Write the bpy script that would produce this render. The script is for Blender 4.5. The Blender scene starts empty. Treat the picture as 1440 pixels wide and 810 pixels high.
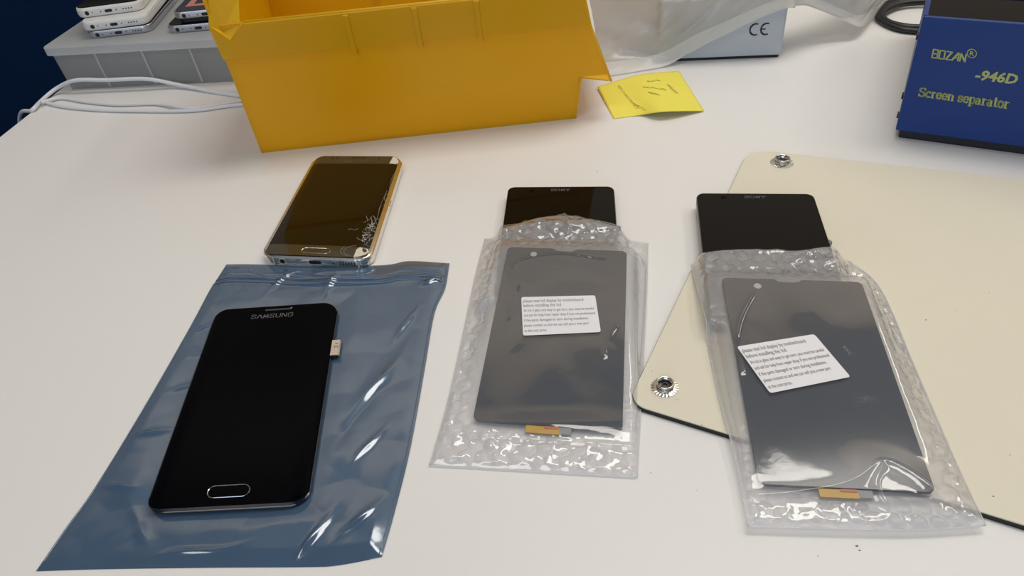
import bpy, math
import numpy as np
from mathutils import Vector, Matrix

# ------------------------------------------------------------------ camera, light, exposure
SC = bpy.context.scene
COL = SC.collection
TZ = 750.0                      # table top above the floor, mm; all lengths below are mm with z = 0 on the table top
CAMH, PITCH, ROLL, FPX = 275.0, 0.69, -0.11, 1020.0
IW, IH = 1440.0, 810.0


def cam_axes():
    f = np.array([0, math.cos(PITCH), -math.sin(PITCH)])
    r = np.array([1.0, 0, 0]); u = np.cross(r, f)
    return r * math.cos(ROLL) + u * math.sin(ROLL), -r * math.sin(ROLL) + u * math.cos(ROLL), f


CR, CU, CF = cam_axes()
cam = bpy.data.cameras.new('camera')
cam_o = bpy.data.objects.new('camera', cam); COL.objects.link(cam_o)
cam.sensor_width = 36.0; cam.lens = FPX / IW * 36.0
cam.clip_start = 0.01; cam.clip_end = 50
M = Matrix((tuple(CR), tuple(CU), tuple(-CF))).transposed().to_4x4()
M.translation = Vector((0, 0, (CAMH + TZ) / 1000))
cam_o.matrix_world = M
SC.camera = cam_o

SC.view_settings.view_transform = 'Standard'
SC.view_settings.look = 'None'
SC.view_settings.gamma = 1
SC.view_settings.use_curve_mapping = False
SC.view_settings.exposure = -0.38

wd = bpy.data.worlds.new('world'); SC.world = wd; wd.use_nodes = True
wd.node_tree.nodes['Background'].inputs[0].default_value = (0.55, 0.65, 0.85, 1)
wd.node_tree.nodes['Background'].inputs[1].default_value = 0.35


def area(name, loc, target, sx, sy, power, color):
    l = bpy.data.lights.new(name, 'AREA'); l.shape = 'RECTANGLE'; l.size = sx; l.size_y = sy
    l.energy = power; l.color = color
    o = bpy.data.objects.new(name, l); COL.objects.link(o)
    o.location = loc
    d = Vector(target) - Vector(loc)
    o.rotation_euler = d.to_track_quat('-Z', 'Y').to_euler()
    return o


# fluorescent ceiling panels, an added back wall fill and the daylight of the window behind the camera
area('ceiling_light', (0.42, 0.60, 2.15), (0.42, 0.60, 0), 0.9, 0.45, 13, (1.0, 0.955, 0.885))
area('ceiling_light', (-0.9, -0.6, 2.66), (-0.9, -0.6, 0), 1.2, 0.6, 13, (1.0, 0.95, 0.88))
area('ceiling_light', (1.75, 0.7, 2.66), (1.75, 0.7, 0), 0.3, 1.8, 16, (1.0, 0.95, 0.88))
area('added_wall_fill', (0.2, 1.15, 2.35), (0.2, 1.6, 2.45), 3.0, 0.15, 11, (1.0, 0.93, 0.84))  # added unseen fill, brightens the back wall for its reflection in the panels
area('window_daylight', (-0.5, -1.75, 1.5), (-0.1, 0.4, 0.9), 1.6, 1.1, 15, (0.68, 0.82, 1.0))


# ------------------------------------------------------------------ helpers
def ray(p):
    return np.array([0, 0, CAMH]), CF + ((p[0] - IW / 2) / FPX) * CR - ((p[1] - IH / 2) / FPX) * CU


def at(p, z=0.0):
    """point of a measured spot on a horizontal plane at height z"""
    o, d = ray(p); return o + d * ((z - CAMH) / d[2])


def on(p, n, P0):
    """point of a measured spot on the plane with normal n through P0"""
    o, d = ray(p); n = np.array(n, float); return o + d * (((np.array(P0) - o) @ n) / (d @ n))


WL = {}


def put(o, parent, origin):
    """link, parent, and place at origin (mm, table frame)"""
    COL.objects.link(o)
    w = np.array(origin, float)
    WL[o.name] = w
    if parent is not None:
        o.parent = parent; rel = w - WL[parent.name]
        o.location = rel / 1000
    else:
        o.location = (w + [0, 0, TZ]) / 1000


def tag(o, label=None, cat=None, group=None, kind=None):
    if label: o['label'] = label
    if cat: o['category'] = cat
    if group: o['group'] = group
    if kind: o['kind'] = kind
    return o


def thing(name, origin, label, cat, group=None):
    o = bpy.data.objects.new(name, None); o.empty_display_size = 0.02
    put(o, None, origin)
    return tag(o, label, cat, group)


class MB:
    def __init__(s): s.v = []; s.f = []

    def add(s, v, f):
        n = len(s.v); s.v += [tuple(map(float, q)) for q in v]; s.f += [tuple(i + n for i in q) for q in f]; return s

    def box(s, p0, p1, T=None):
        x0, y0, z0 = p0; x1, y1, z1 = p1
        v = [(x0, y0, z0), (x1, y0, z0), (x1, y1, z0), (x0, y1, z0), (x0, y0, z1), (x1, y0, z1), (x1, y1, z1), (x0, y1, z1)]
        if T: v = [T(*q) for q in v]
        return s.add(v, [(0, 3, 2, 1), (4, 5, 6, 7), (0, 1, 5, 4), (1, 2, 6, 5), (2, 3, 7, 6), (3, 0, 4, 7)])

    def loops(s, ls, cap0=True, cap1=True, closed=True):
        n = len(ls[0]); v = [q for l in ls for q in l]; f = []
        for k in range(len(ls) - 1):
            for i in range(n if closed else n - 1):
                j = (i + 1) % n; f.append((k * n + i, k * n + j, (k + 1) * n + j, (k + 1) * n + i))
        if cap0: f.append(tuple(range(n))[::-1])
        if cap1: f.append(tuple((len(ls) - 1) * n + i for i in range(n)))
        return s.add(v, f)

    def tube(s, pts, r, seg=10, cap=True):
        pts = np.array(pts, float); n = len(pts); ls = []
        t = np.gradient(pts, axis=0); t /= np.linalg.norm(t, axis=1)[:, None] + 1e-9
        up = np.array([0, 0, 1.0]) if abs(t[0][2]) < .9 else np.array([1.0, 0, 0])
        a = np.cross(t[0], up); a /= np.linalg.norm(a)
        for i in range(n):
            a = a - t[i] * (a @ t[i]); a /= np.linalg.norm(a); b = np.cross(t[i], a)
            rr = r[i] if hasattr(r, '__len__') else r
            ls.append([pts[i] + rr * (math.cos(q) * a + math.sin(q) * b) for q in np.linspace(0, 2 * math.pi, seg, endpoint=False)])
        return s.loops(ls, cap, cap)

    def lathe(s, prof, c, seg=32, T=None, flute=None):
        ls = []
        for k, (r, z) in enumerate(prof):
            l = []
            for i in range(seg):
                a = 2 * math.pi * i / seg; rr = r * (1 + (flute[k] if flute else 0) * (1 if i % 2 else -1))
                l.append((c[0] + rr * math.cos(a), c[1] + rr * math.sin(a), c[2] + z))
            ls.append(l)
        return s.loops(ls, True, True)

    def build(s, name, mat, parent=None, smooth=False, origin=None, bevel=0, solid=0, sub=0):
        V = np.array(s.v, float)
        if origin is None:
            origin = np.array([V[:, 0].mean(), V[:, 1].mean(), V[:, 2].min()])
        V = (V - origin) / 1000
        me = bpy.data.meshes.new(name); me.from_pydata([tuple(q) for q in V], [], s.f); me.update()
        me.materials.append(mat)
        if smooth: me.polygons.foreach_set('use_smooth', [True] * len(me.polygons))
        o = bpy.data.objects.new(name, me); put(o, parent, origin)
        if bevel:
            b = o.modifiers.new('bevel', 'BEVEL'); b.width = bevel / 1000; b.segments = 2; b.limit_method = 'ANGLE'; b.angle_limit = 0.6
        if solid:
            b = o.modifiers.new('solid', 'SOLIDIFY'); b.thickness = solid / 1000; b.offset = 0
        if sub:
            b = o.modifiers.new('sub', 'SUBSURF'); b.levels = sub; b.render_levels = sub
        return o


def catmull(P, n=12):
    P = [np.array(p, float) for p in P]; P = [2 * P[0] - P[1]] + P + [2 * P[-1] - P[-2]]; out = []
    for i in range(1, len(P) - 2):
        for t in np.linspace(0, 1, n, endpoint=False):
            a, b, c, d = P[i - 1], P[i], P[i + 1], P[i + 2]
            out.append(0.5 * (2 * b + (c - a) * t + (2 * a - 5 * b + 4 * c - d) * t * t + (3 * b - a - 3 * c + d) * t ** 3))
    out.append(P[-2]); return np.array(out)


def resample(P, n):
    P = np.array(P, float); d = np.r_[0, np.cumsum(np.linalg.norm(np.diff(P, axis=0), axis=1))]
    t = np.linspace(0, d[-1], n); return np.stack([np.interp(t, d, P[:, k]) for k in range(3)], 1)


def rrect(w, h, r, n=6, inset=0.0):
    """rounded rectangle outline centred on 0, anticlockwise; r a number or (bl, br, tr, tl)"""
    rs = r if hasattr(r, '__len__') else (r,) * 4
    w2, h2 = w / 2 - inset, h / 2 - inset; out = []
    for (sx, sy, a0, rr) in ((-1, -1, math.pi, rs[0]), (1, -1, 1.5 * math.pi, rs[1]), (1, 1, 0, rs[2]), (-1, 1, .5 * math.pi, rs[3])):
        rr = max(rr - inset, 0.05)
        for a in np.linspace(a0, a0 + math.pi / 2, n):
            out.append((sx * (w2 - rr) + rr * math.cos(a), sy * (h2 - rr) + rr * math.sin(a)))
    return out


class Quad:
    """local frame of a four-cornered thing: corners tl, tr, br, bl in space, size w x h, x right, y up, z along the normal"""
    def __init__(s, c, w=None, h=None):
        s.c = [np.array(q, float) for q in c]
        tl, tr, br, bl = s.c
        s.w = w or np.linalg.norm(tr - tl); s.h = h or np.linalg.norm(tl - bl)
        n = np.cross(tr - tl + br - bl, tl - bl + tr - br); s.n = n / np.linalg.norm(n)
        s.o = sum(s.c) / 4

    def __call__(s, x, y, z=0.0):
        a = x / s.w + .5; b = y / s.h + .5
        tl, tr, br, bl = s.c
        return (1 - b) * ((1 - a) * bl + a * br) + b * ((1 - a) * tl + a * tr) + s.n * z


def plate(q, outline_fn, prof, mb=None):
    """stack of outlines: prof = [(inset, z), ...]; outline_fn(inset) -> 2D loop"""
    mb = mb or MB()
    return mb.loops([[q(x, y, z) for x, y in outline_fn(i)] for i, z in prof])


def rplate(q, w, h, r, prof, cx=0, cy=0, mb=None, n=6):
    return plate(q, lambda i: [(x + cx, y + cy) for x, y in rrect(w, h, r, n, i)], prof, mb)


rng = np.random.RandomState(7)


def vnoise(x, y, seed=0):
    g = np.random.RandomState(seed).rand(64, 64)
    xi = np.floor(x).astype(int); yi = np.floor(y).astype(int); fx = x - xi; fy = y - yi
    fx = fx * fx * (3 - 2 * fx); fy = fy * fy * (3 - 2 * fy)
    G = lambda a, b: g[a % 64, b % 64]
    return (G(xi, yi) * (1 - fx) + G(xi + 1, yi) * fx) * (1 - fy) + (G(xi, yi + 1) * (1 - fx) + G(xi + 1, yi + 1) * fx) * fy - .5


def worley(x, y, seed=0):
    """distance to the nearest of one jittered point per unit cell"""
    g = np.random.RandomState(seed).rand(64, 64, 2)
    xi = np.floor(x).astype(int); yi = np.floor(y).astype(int); best = np.full(x.shape, 9.0)
    for dx in (-1, 0, 1):
        for dy in (-1, 0, 1):
            a = xi + dx; b = yi + dy; p = g[a % 64, b % 64]
            best = np.minimum(best, np.hypot(a + p[..., 0] - x, b + p[..., 1] - y))
    return best


def sstep(a, b, x):
    t = np.clip((x - a) / (b - a), 0, 1); return t * t * (3 - 2 * t)


def coons(B, T, L, Rr, nu, nv):
    """patch from bottom, top (left to right) and left, right (bottom to top) polylines -> (nv, nu, 3)"""
    B, T = resample(B, nu), resample(T, nu); L, Rr = resample(L, nv), resample(Rr, nv)
    u = np.linspace(0, 1, nu)[None, :, None]; v = np.linspace(0, 1, nv)[:, None, None]
    return ((1 - v) * B[None] + v * T[None] + (1 - u) * L[:, None] + u * Rr[:, None]
            - ((1 - u) * (1 - v) * B[0] + u * (1 - v) * B[-1] + (1 - u) * v * T[0] + u * v * T[-1]))


def grid_mb(G, mb=None):
    nv, nu, _ = G.shape; mb = mb or MB()
    f = [(j * nu + i, j * nu + i + 1, (j + 1) * nu + i + 1, (j + 1) * nu + i) for j in range(nv - 1) for i in range(nu - 1)]
    return mb.add(G.reshape(-1, 3), f)


# ------------------------------------------------------------------ materials
def mat(name, col, rough=.5, metal=0.0, spec=.5, coat=0.0, var=0.0, vscale=60, bump=0.0, bscale=300, emit=None, coat_rough=.05):
    m = bpy.data.materials.new(name); m.use_nodes = True; nt = m.node_tree; b = nt.nodes['Principled BSDF']
    b.inputs['Base Color'].default_value = (*col, 1); b.inputs['Roughness'].default_value = rough
    b.inputs['Metallic'].default_value = metal; b.inputs['Specular IOR Level'].default_value = spec
    b.inputs['Coat Weight'].default_value = coat; b.inputs['Coat Roughness'].default_value = coat_rough
    tc = nt.nodes.new('ShaderNodeTexCoord')
    if var:
        n = nt.nodes.new('ShaderNodeTexNoise'); n.inputs['Scale'].default_value = vscale; n.inputs['Detail'].default_value = 4
        r = nt.nodes.new('ShaderNodeMapRange'); r.inputs[3].default_value = 1 - var; r.inputs[4].default_value = 1 + var
        mx = nt.nodes.new('ShaderNodeMix'); mx.data_type = 'RGBA'; mx.blend_type = 'MULTIPLY'; mx.inputs[0].default_value = 1
        mx.inputs[6].default_value = (*col, 1)
        nt.links.new(tc.outputs['Object'], n.inputs['Vector']); nt.links.new(n.outputs[0], r.inputs[0])
        nt.links.new(r.outputs[0], mx.inputs[7]); nt.links.new(mx.outputs[2], b.inputs['Base Color'])
    if bump:
        n = nt.nodes.new('ShaderNodeTexNoise'); n.inputs['Scale'].default_value = bscale; n.inputs['Detail'].default_value = 3
        bp = nt.nodes.new('ShaderNodeBump'); bp.inputs['Strength'].default_value = bump; bp.inputs['Distance'].default_value = .0005
        nt.links.new(tc.outputs['Object'], n.inputs['Vector']); nt.links.new(n.outputs[0], bp.inputs['Height'])
        nt.links.new(bp.outputs[0], b.inputs['Normal'])
    return m


def film(name, tint, clear, haze, gloss_rough=.06, ior=1.5, haze_col=(.85, .85, .85), bump=.0, bscale=200, boost=1.0):
    """thin plastic film: see-through, a little milky, with a fresnel sheen on both faces"""
    m = bpy.data.materials.new(name); m.use_nodes = True; nt = m.node_tree; nt.nodes.clear()
    N = nt.nodes.new; L = nt.links.new
    out = N('ShaderNodeOutputMaterial'); tr = N('ShaderNodeBsdfTransparent'); tr.inputs[0].default_value = (*tint, 1)
    df = N('ShaderNodeBsdfDiffuse'); df.inputs[0].default_value = (*haze_col, 1)
    tl = N('ShaderNodeBsdfTranslucent'); tl.inputs[0].default_value = (*haze_col, 1)
    gl = N('ShaderNodeBsdfGlossy'); gl.inputs['Roughness'].default_value = gloss_rough
    fr = N('ShaderNodeFresnel'); fr.inputs[0].default_value = ior
    m1 = N('ShaderNodeMixShader'); m1.inputs[0].default_value = .45; L(df.outputs[0], m1.inputs[1]); L(tl.outputs[0], m1.inputs[2])
    m2 = N('ShaderNodeMixShader'); L(tr.outputs[0], m2.inputs[1]); L(m1.outputs[0], m2.inputs[2]); m2.inputs[0].default_value = haze
    mu = N('ShaderNodeMath'); mu.operation = 'MULTIPLY'; mu.use_clamp = True; mu.inputs[1].default_value = boost
    ge = N('ShaderNodeNewGeometry'); mr = N('ShaderNodeMapRange'); mr.inputs[3].default_value = ior; mr.inputs[4].default_value = 1 / ior
    L(ge.outputs['Backfacing'], mr.inputs[0]); L(mr.outputs[0], fr.inputs[0])     # same sheen on both faces of the sheet
    L(fr.outputs[0], mu.inputs[0])
    m3 = N('ShaderNodeMixShader'); L(mu.outputs[0], m3.inputs[0]); L(m2.outputs[0], m3.inputs[1]); L(gl.outputs[0], m3.inputs[2])
    if bump:
        tc = N('ShaderNodeTexCoord'); n = N('ShaderNodeTexNoise'); n.inputs['Scale'].default_value = bscale; n.inputs['Detail'].default_value = 5
        bp = N('ShaderNodeBump'); bp.inputs['Strength'].default_value = bump; bp.inputs['Distance'].default_value = .001
        L(tc.outputs['Object'], n.inputs['Vector']); L(n.outputs[0], bp.inputs['Height'])
        L(bp.outputs[0], gl.inputs['Normal']); L(bp.outputs[0], fr.inputs['Normal'])
    L(m3.outputs[0], out.inputs[0]); return m


def translucent_plastic(name, col, amount, rough=.3, clear=0.0, tcol=None, var=.04):
    m = mat(name, col, rough, var=var, vscale=25); nt = m.node_tree; N = nt.nodes.new; L = nt.links.new
    b = nt.nodes['Principled BSDF']; out = nt.nodes['Material Output']
    tl = N('ShaderNodeBsdfTranslucent'); tl.inputs[0].default_value = (*(tcol or col), 1)
    mx = N('ShaderNodeMixShader'); mx.inputs[0].default_value = amount
    L(b.outputs[0], mx.inputs[1]); L(tl.outputs[0], mx.inputs[2]); last = mx
    if clear:
        tr = N('ShaderNodeBsdfTransparent'); tr.inputs[0].default_value = (*(tcol or col), 1)
        m2 = N('ShaderNodeMixShader'); m2.inputs[0].default_value = clear
        L(mx.outputs[0], m2.inputs[1]); L(tr.outputs[0], m2.inputs[2]); last = m2
    L(last.outputs[0], out.inputs[0]); return m


MT = dict(
    table=mat('white_laminate', (.80, .785, .755), .38, spec=.35, var=.015, vscale=6, bump=.08, bscale=900),
    table_edge=mat('table_edge_band', (.55, .53, .50), .5, var=.03),
    steel=mat('grey_powder_coat', (.25, .25, .26), .45, var=.05),
    carpet=mat('navy_carpet', (.006, .016, .045), .95, var=.3, vscale=300, bump=.6, bscale=500),
    navy_wall=mat('navy_paint', (.003, .020, .070), .8, spec=.15, var=.05),
    beige_wall=mat('beige_paint', (.74, .64, .52), .85, var=.04),
    ceiling=mat('ceiling_paint', (.27, .32, .40), .9, var=.04),
    bin=translucent_plastic('yellow_polypropylene', (.88, .55, .004), .42, .36, tcol=(.95, .58, .0)),
    bin_edge=translucent_plastic('yellow_polypropylene_edge', (.92, .62, .02), .4, .36, tcol=(.96, .66, .0)),
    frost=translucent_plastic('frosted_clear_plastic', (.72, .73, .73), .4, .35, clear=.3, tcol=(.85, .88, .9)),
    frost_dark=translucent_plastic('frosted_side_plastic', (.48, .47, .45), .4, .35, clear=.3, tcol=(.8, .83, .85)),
    white_cable=mat('white_cable_rubber', (.74, .74, .76), .45, var=.03),
    black_cable=mat('black_cable_rubber', (.012, .012, .013), .4, var=.1),
    blue=mat('blue_enamel', (.005, .038, .20), .38, spec=.35, var=.05, vscale=30, bump=.15, bscale=600),
    blue_dark=mat('blue_black_base', (.008, .009, .016), .5, var=.1),
    yellow_print=mat('yellow_green_print', (.42, .47, .16), .5, var=.15, vscale=500),
    black_gloss=mat('black_glass', (.002, .002, .003), .10, spec=.04, var=.1),
    screw=mat('dark_screw', (.03, .03, .035), .35, metal=.8, var=.1),
    silver=mat('light_grey_enamel', (.50, .54, .57), .38, spec=.4, var=.02),
    black=mat('matt_black', (.006, .006, .007), .55, var=.1),
    black_print=mat('black_print', (.03, .03, .03), .6, var=.05),
    note=mat('yellow_note_paper', (.86, .76, .10), .75, var=.03),
    note_fold=mat('yellow_note_underside', (.74, .62, .06), .75, var=.03),
    pencil=mat('pencil_marks', (.50, .43, .08), .8, var=.2, vscale=400),
    mat_top=mat('cream_vinyl', (.74, .69, .555), .45, spec=.3, var=.035, vscale=14, bump=.12, bscale=500),
    mat_edge=mat('black_rubber', (.006, .006, .006), .5, var=.1),
    nickel=mat('nickel', (.60, .59, .56), .22, metal=1, var=.08, vscale=300),
    nickel_dark=mat('nickel_inside', (.10, .09, .08), .35, metal=1, var=.1),
    antistatic=None,
    gold=mat('champagne_aluminium', (.80, .765, .69), .24, metal=1, var=.03),
    gold_dark=mat('antenna_band', (.42, .40, .37), .45, var=.05),
    hole=mat('port_hole', (.004, .004, .005), .5, var=.1),
    port=mat('port_metal', (.10, .09, .08), .35, metal=1, var=.1),
    bronze_glass=mat('bronze_bezel_glass', (.050, .038, .020), .07, spec=.5, coat=.2, var=.03),
    brown_screen=mat('switched_off_amber_screen', (.011, .0065, .0015), .05, spec=.3, var=.05),
    chip=mat('chipped_cream_glass', (.72, .66, .52), .4, var=.08, vscale=200),
    crack=mat('crack_line', (.42, .40, .35), .35, var=.2, vscale=500),
    crack_dark=mat('crack_shadow', (.10, .085, .055), .35, var=.2, vscale=500),
    logo_dim=mat('dim_grey_logo', (.045, .048, .06), .5, var=.05),
    logo_dim2=mat('silver_logo', (.12, .12, .125), .5, var=.05),
    logo_gold=mat('dim_gold_logo', (.13, .11, .07), .5, var=.05),
    sam_glass=mat('blue_black_glass', (.0006, .0008, .002), .06, spec=.04, var=.1),
    sam_rim=mat('blue_black_frame', (.004, .006, .016), .22, spec=.5, coat=.4, var=.1),
    chrome=mat('chrome_ring', (.55, .56, .58), .18, metal=1, var=.05),
    flex=mat('beige_flex_pad', (.55, .47, .36), .5, var=.1, vscale=300),
    flex_orange=mat('amber_flex_film', (.62, .36, .04), .35, var=.12, vscale=200),
    flex_red=mat('red_flex_mark', (.60, .16, .09), .4, var=.1),
    flex_grey=mat('grey_connector', (.30, .31, .30), .4, var=.1),
    sony=mat('black_phone_glass', (.003, .0028, .003), .045, spec=.14, var=.1),
    sony_rim=mat('black_phone_frame', (.012, .012, .013), .3, var=.1),
    sony_steel=mat('grey_side_strip', (.30, .30, .31), .3, metal=.9, var=.05),
    lcd=mat('lcd_glass', (.028, .034, .046), .12, spec=.6, var=.1),
    lcd_edge=mat('lcd_edge', (.03, .03, .033), .4, var=.1),
    lens=mat('camera_window', (.45, .44, .43), .4, var=.05),
    sticker=mat('white_sticker_paper', (.80, .79, .80), .6, var=.015),
    ink=mat('grey_ink', (.10, .10, .11), .7, var=.1),
    ink_black=mat('black_ink', (.03, .03, .03), .7, var=.1),
    clear=film('clear_film', (.985, .985, .985), .9, .075, .07, 1.5, (.82, .82, .83), bump=.04, bscale=150, boost=1.9),
    wrap=film('bubble_film', (.98, .98, .99), .5, .48, .13, 1.45, (.93, .93, .96), bump=.7, bscale=330, boost=1.5),
    bag=film('milky_poly_bag', (.93, .93, .92), .4, .93, .25, 1.45, (.70, .69, .66), bump=.35, bscale=45, boost=1.2),
    bag_hem=film('milky_poly_hem', (.93, .93, .90), .3, .92, .3, 1.45, (.92, .91, .86), boost=1.0),
    white_plastic=mat('white_polycarbonate', (.70, .69, .66), .28, spec=.5, coat=.3, var=.02),
    alu=mat('silver_aluminium', (.50, .50, .53), .28, metal=.9, var=.05),
    navy_panel=mat('navy_panel', (.006, .012, .035), .2, var=.1),
    copper=mat('pink_copper_coil', (.48, .20, .15), .45, var=.08),
    dust=mat('dark_dust', (.20, .18, .16), .8, var=.1),
)


def antistatic_mat():
    m = mat('antistatic_film', (.075, .132, .215), .2, metal=.0, spec=.5, coat=.0, var=.08, vscale=18)
    nt = m.node_tree; N = nt.nodes.new; L = nt.links.new; b = nt.nodes['Principled BSDF']
    gl = N('ShaderNodeBsdfGlossy'); gl.inputs['Roughness'].default_value = .09; gl.inputs[0].default_value = (.80, .85, .9, 1)
    tc = N('ShaderNodeTexCoord'); n = N('ShaderNodeTexNoise'); n.inputs['Scale'].default_value = 60; n.inputs['Detail'].default_value = 4
    bp = N('ShaderNodeBump'); bp.inputs['Strength'].default_value = .12; bp.inputs['Distance'].default_value = .001
    L(tc.outputs['Object'], n.inputs['Vector']); L(n.outputs[0], bp.inputs['Height']); L(bp.outputs[0], gl.inputs['Normal'])
    fr = N('ShaderNodeFresnel'); ge = N('ShaderNodeNewGeometry'); mr = N('ShaderNodeMapRange'); mr.inputs[3].default_value = 1.9; mr.inputs[4].default_value = 1 / 1.9
    L(ge.outputs['Backfacing'], mr.inputs[0]); L(mr.outputs[0], fr.inputs[0]); L(bp.outputs[0], fr.inputs['Normal'])
    tr = N('ShaderNodeBsdfTransparent'); tr.inputs[0].default_value = (.45, .55, .70, 1)
    m0 = N('ShaderNodeMixShader'); m0.inputs[0].default_value = .22; L(b.outputs[0], m0.inputs[1]); L(tr.outputs[0], m0.inputs[2])
    mx = N('ShaderNodeMixShader'); L(fr.outputs[0], mx.inputs[0]); L(m0.outputs[0], mx.inputs[1]); L(gl.outputs[0], mx.inputs[2])
    L(mx.outputs[0], nt.nodes['Material Output'].inputs[0]); return m


MT['antistatic'] = antistatic_mat()


# ------------------------------------------------------------------ lettering
def text_polys(s, bold=0.0, shear=0.0, spacing=1.0):
    c = bpy.data.curves.new('t', 'FONT'); c.body = s; c.size = 1; c.offset = bold; c.shear = shear; c.space_character = spacing
    c.resolution_u = 2
    o = bpy.data.objects.new('t', c); COL.objects.link(o)
    dg = bpy.context.evaluated_depsgraph_get(); dg.update()
    me = o.evaluated_get(dg).to_mesh()
    V = np.array([v.co[:2] for v in me.vertices]); F = [tuple(p.vertices) for p in me.polygons]
    o.evaluated_get(dg).to_mesh_clear()
    bpy.data.objects.remove(o); bpy.data.curves.remove(c)
    return V, F


def write(q, s, x0, x1, y0, size, mb, z=.06, bold=0.0, shear=0.0, spacing=1.0):
    """flat text into frame q: from x0 to x1, baseline y0, letters 'size' high (font em), stretched to the given width"""
    V, F = text_polys(s, bold, shear, spacing)
    a, b = V[:, 0].min(), V[:, 0].max(); k = (x1 - x0) / (b - a)
    return mb.add([q(x0 + (x - a) * k, y0 + y * size, z) for x, y in V], F)


def strokes(q, polys, x0, y0, sx, sy, t, mb, z=.06, shear=0.0, tv=None):
    """letters from polylines in unit cells; t = stroke thickness (mm)"""
    tv = tv or t
    for P in polys:
        P = np.array([((x + shear * y) * sx + x0, y * sy + y0) for x, y in P], float)
        for a, b in zip(P[:-1], P[1:]):
            d = b - a; l = np.linalg.norm(d)
            if l < 1e-6: continue
            d /= l; n = np.array([-d[1], d[0]]); th = t * abs(n[0]) + tv * abs(n[1])
            a2 = a - d * th * .35; b2 = b + d * th * .35; n = n * th / 2
            mb.add([q(*(a2 - n), z), q(*(b2 - n), z), q(*(b2 + n), z), q(*(a2 + n), z)], [(0, 1, 2, 3)])
    return mb


def struct(name, mb, m, bevel=0):
    o = mb.build(name, m, bevel=bevel); o['kind'] = 'structure'; return o


# ------------------------------------------------------------------ the room
struct('floor', MB().box((-2600, -1900, -TZ - 40), (2600, 1600, -TZ)), MT['carpet'])
wb = struct('wall_back', MB().box((-2600, 1600, -TZ), (2600, 1680, 2000)), MT['beige_wall'])
struct('wall_left', MB().box((-2680, -1900, -TZ), (-2600, 1680, 2000)), MT['beige_wall'])
struct('wall_right', MB().box((2600, -1900, -TZ), (2680, 1680, 2000)), MT['beige_wall'])
struct('ceiling', MB().box((-2680, -1900, 2000), (2680, 1680, 2060)), MT['ceiling'])
struct('trim_1', MB().box((-2600, 1580, -TZ), (2600, 1600, 300)), MT['navy_wall'])       # navy dado on the back wall
struct('trim_2', MB().box((-2600, -1900, -TZ), (-2580, 1580, 300)), MT['navy_wall'])     # navy dado on the left wall

# ------------------------------------------------------------------ work table
tt = thing('work_table', (100, 500, -TZ), 'large white laminate work table that everything lies on', 'table')
A = np.array([-447.9, 628.7]); ed = np.array([.145, 1.0]); ed /= np.linalg.norm(ed); rt = np.array([ed[1], -ed[0]])
tcorn = [A + ed * 560, A + ed * 560 + rt * 1700, A - ed * 820 + rt * 1700, A - ed * 820]
tq = Quad([(c[0], c[1], 0) for c in tcorn])
rplate(tq, tq.w, tq.h, 6, [(0, -26), (0, -1), (.3, -.3), (1, 0)]).build('tabletop', MT['table'], tt)
rplate(tq, tq.w + 1.4, tq.h + 1.4, 6, [(0, -25), (0, -1.5)]).build('edge_band', MT['table_edge'], tt)
for sx in (-1, 1):
    for sy in (-1, 1):
        x, y = sx * (tq.w / 2 - 60), sy * (tq.h / 2 - 60)
        MB().box((x - 25, y - 25, -TZ), (x + 25, y + 25, -26), T=tq).build('leg', MT['steel'], tt, bevel=2)

# ------------------------------------------------------------------ cream mat with two snap studs
MZ = 3.0
m0 = at((1053, 209), MZ)[:2]; m3 = at((882, 567), MZ)[:2]
dl = (m0 - m3) / np.linalg.norm(m0 - m3)
d2 = (at((1440, 737), MZ)[:2] - at((903, 572), MZ)[:2]); d2 /= np.linalg.norm(d2)
d1 = (at((1247, 228), MZ)[:2] - at((1075, 209), MZ)[:2]); d1 /= np.linalg.norm(d1)
mc = [np.array([*m0, 0]), np.array([*(m0 + d1 * 400), 0]), np.array([*(m3 + d2 * 400), 0]), np.array([*m3, 0])]
mq = Quad(mc)
mt_ = thing('cream_mat', mq.o, 'cream vinyl mat with black underside lying on the right of the table', 'mat')
rplate(mq, mq.w, mq.h, (9, 16, 16, 16), [(0, 0.0), (0, 2.3)], n=10).build('backing', MT['mat_edge'], mt_)
rplate(mq, mq.w - .6, mq.h - .6, (9, 16, 16, 16), [(0, 2.3), (0, 2.9), (.3, 3.0)], n=10).build('top_sheet', MT['mat_top'], mt_)


def stud(px, r, h, label):
    c = at(px, MZ + h * .4); c = (c[0], c[1], MZ)
    t = MB().lathe([(r, 0), (r * 1.02, .35), (r * .8, .7), (r * .66, .9)], c, 48, flute=(.05, .07, .05, 0)).build('snap_stud', MT['nickel'], mt_)
    t['label'] = label
    mb = MB(); R1 = r * .66
    mb.loops([[(c[0] + rr * math.cos(a), c[1] + rr * math.sin(a), c[2] + z) for a in np.linspace(0, 2 * math.pi, 36, endpoint=False)]
              for rr, z in ((R1 * 1.02, .9), (R1 * .92, h * .5), (R1 * 1.05, h * .75), (R1 * 1.03, h * .95), (R1 * .93, h), (R1 * .82, h * .93), (R1 * .72, h * .5), (R1 * .66, 1.0))], False, False)
    mb.build('ring', MT['nickel'], t, smooth=True)
    MB().lathe([(R1 * .70, 0.9), (R1 * .70, 1.05), (R1 * .42, 1.15), (R1 * .40, 1.9), (R1 * .30, 1.9), (R1 * .28, 1.2)], c, 28).build('socket', MT['nickel_dark'], t, smooth=False)


stud((1100, 226), 7.4, 4.2, 'small nickel snap stud at the far corner of the mat')
stud((935, 542), 6.4, 4.0, 'nickel snap stud with fluted rim near the black front edge of the mat')

# ------------------------------------------------------------------ yellow bin
BK = .13
BY0, DEP = 540.3, 128.0


def bn(x, z, o=0.0):           # on the near side wall (leaning outwards as it rises), o towards the camera
    return (x, BY0 - BK * z - o, z)


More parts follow.
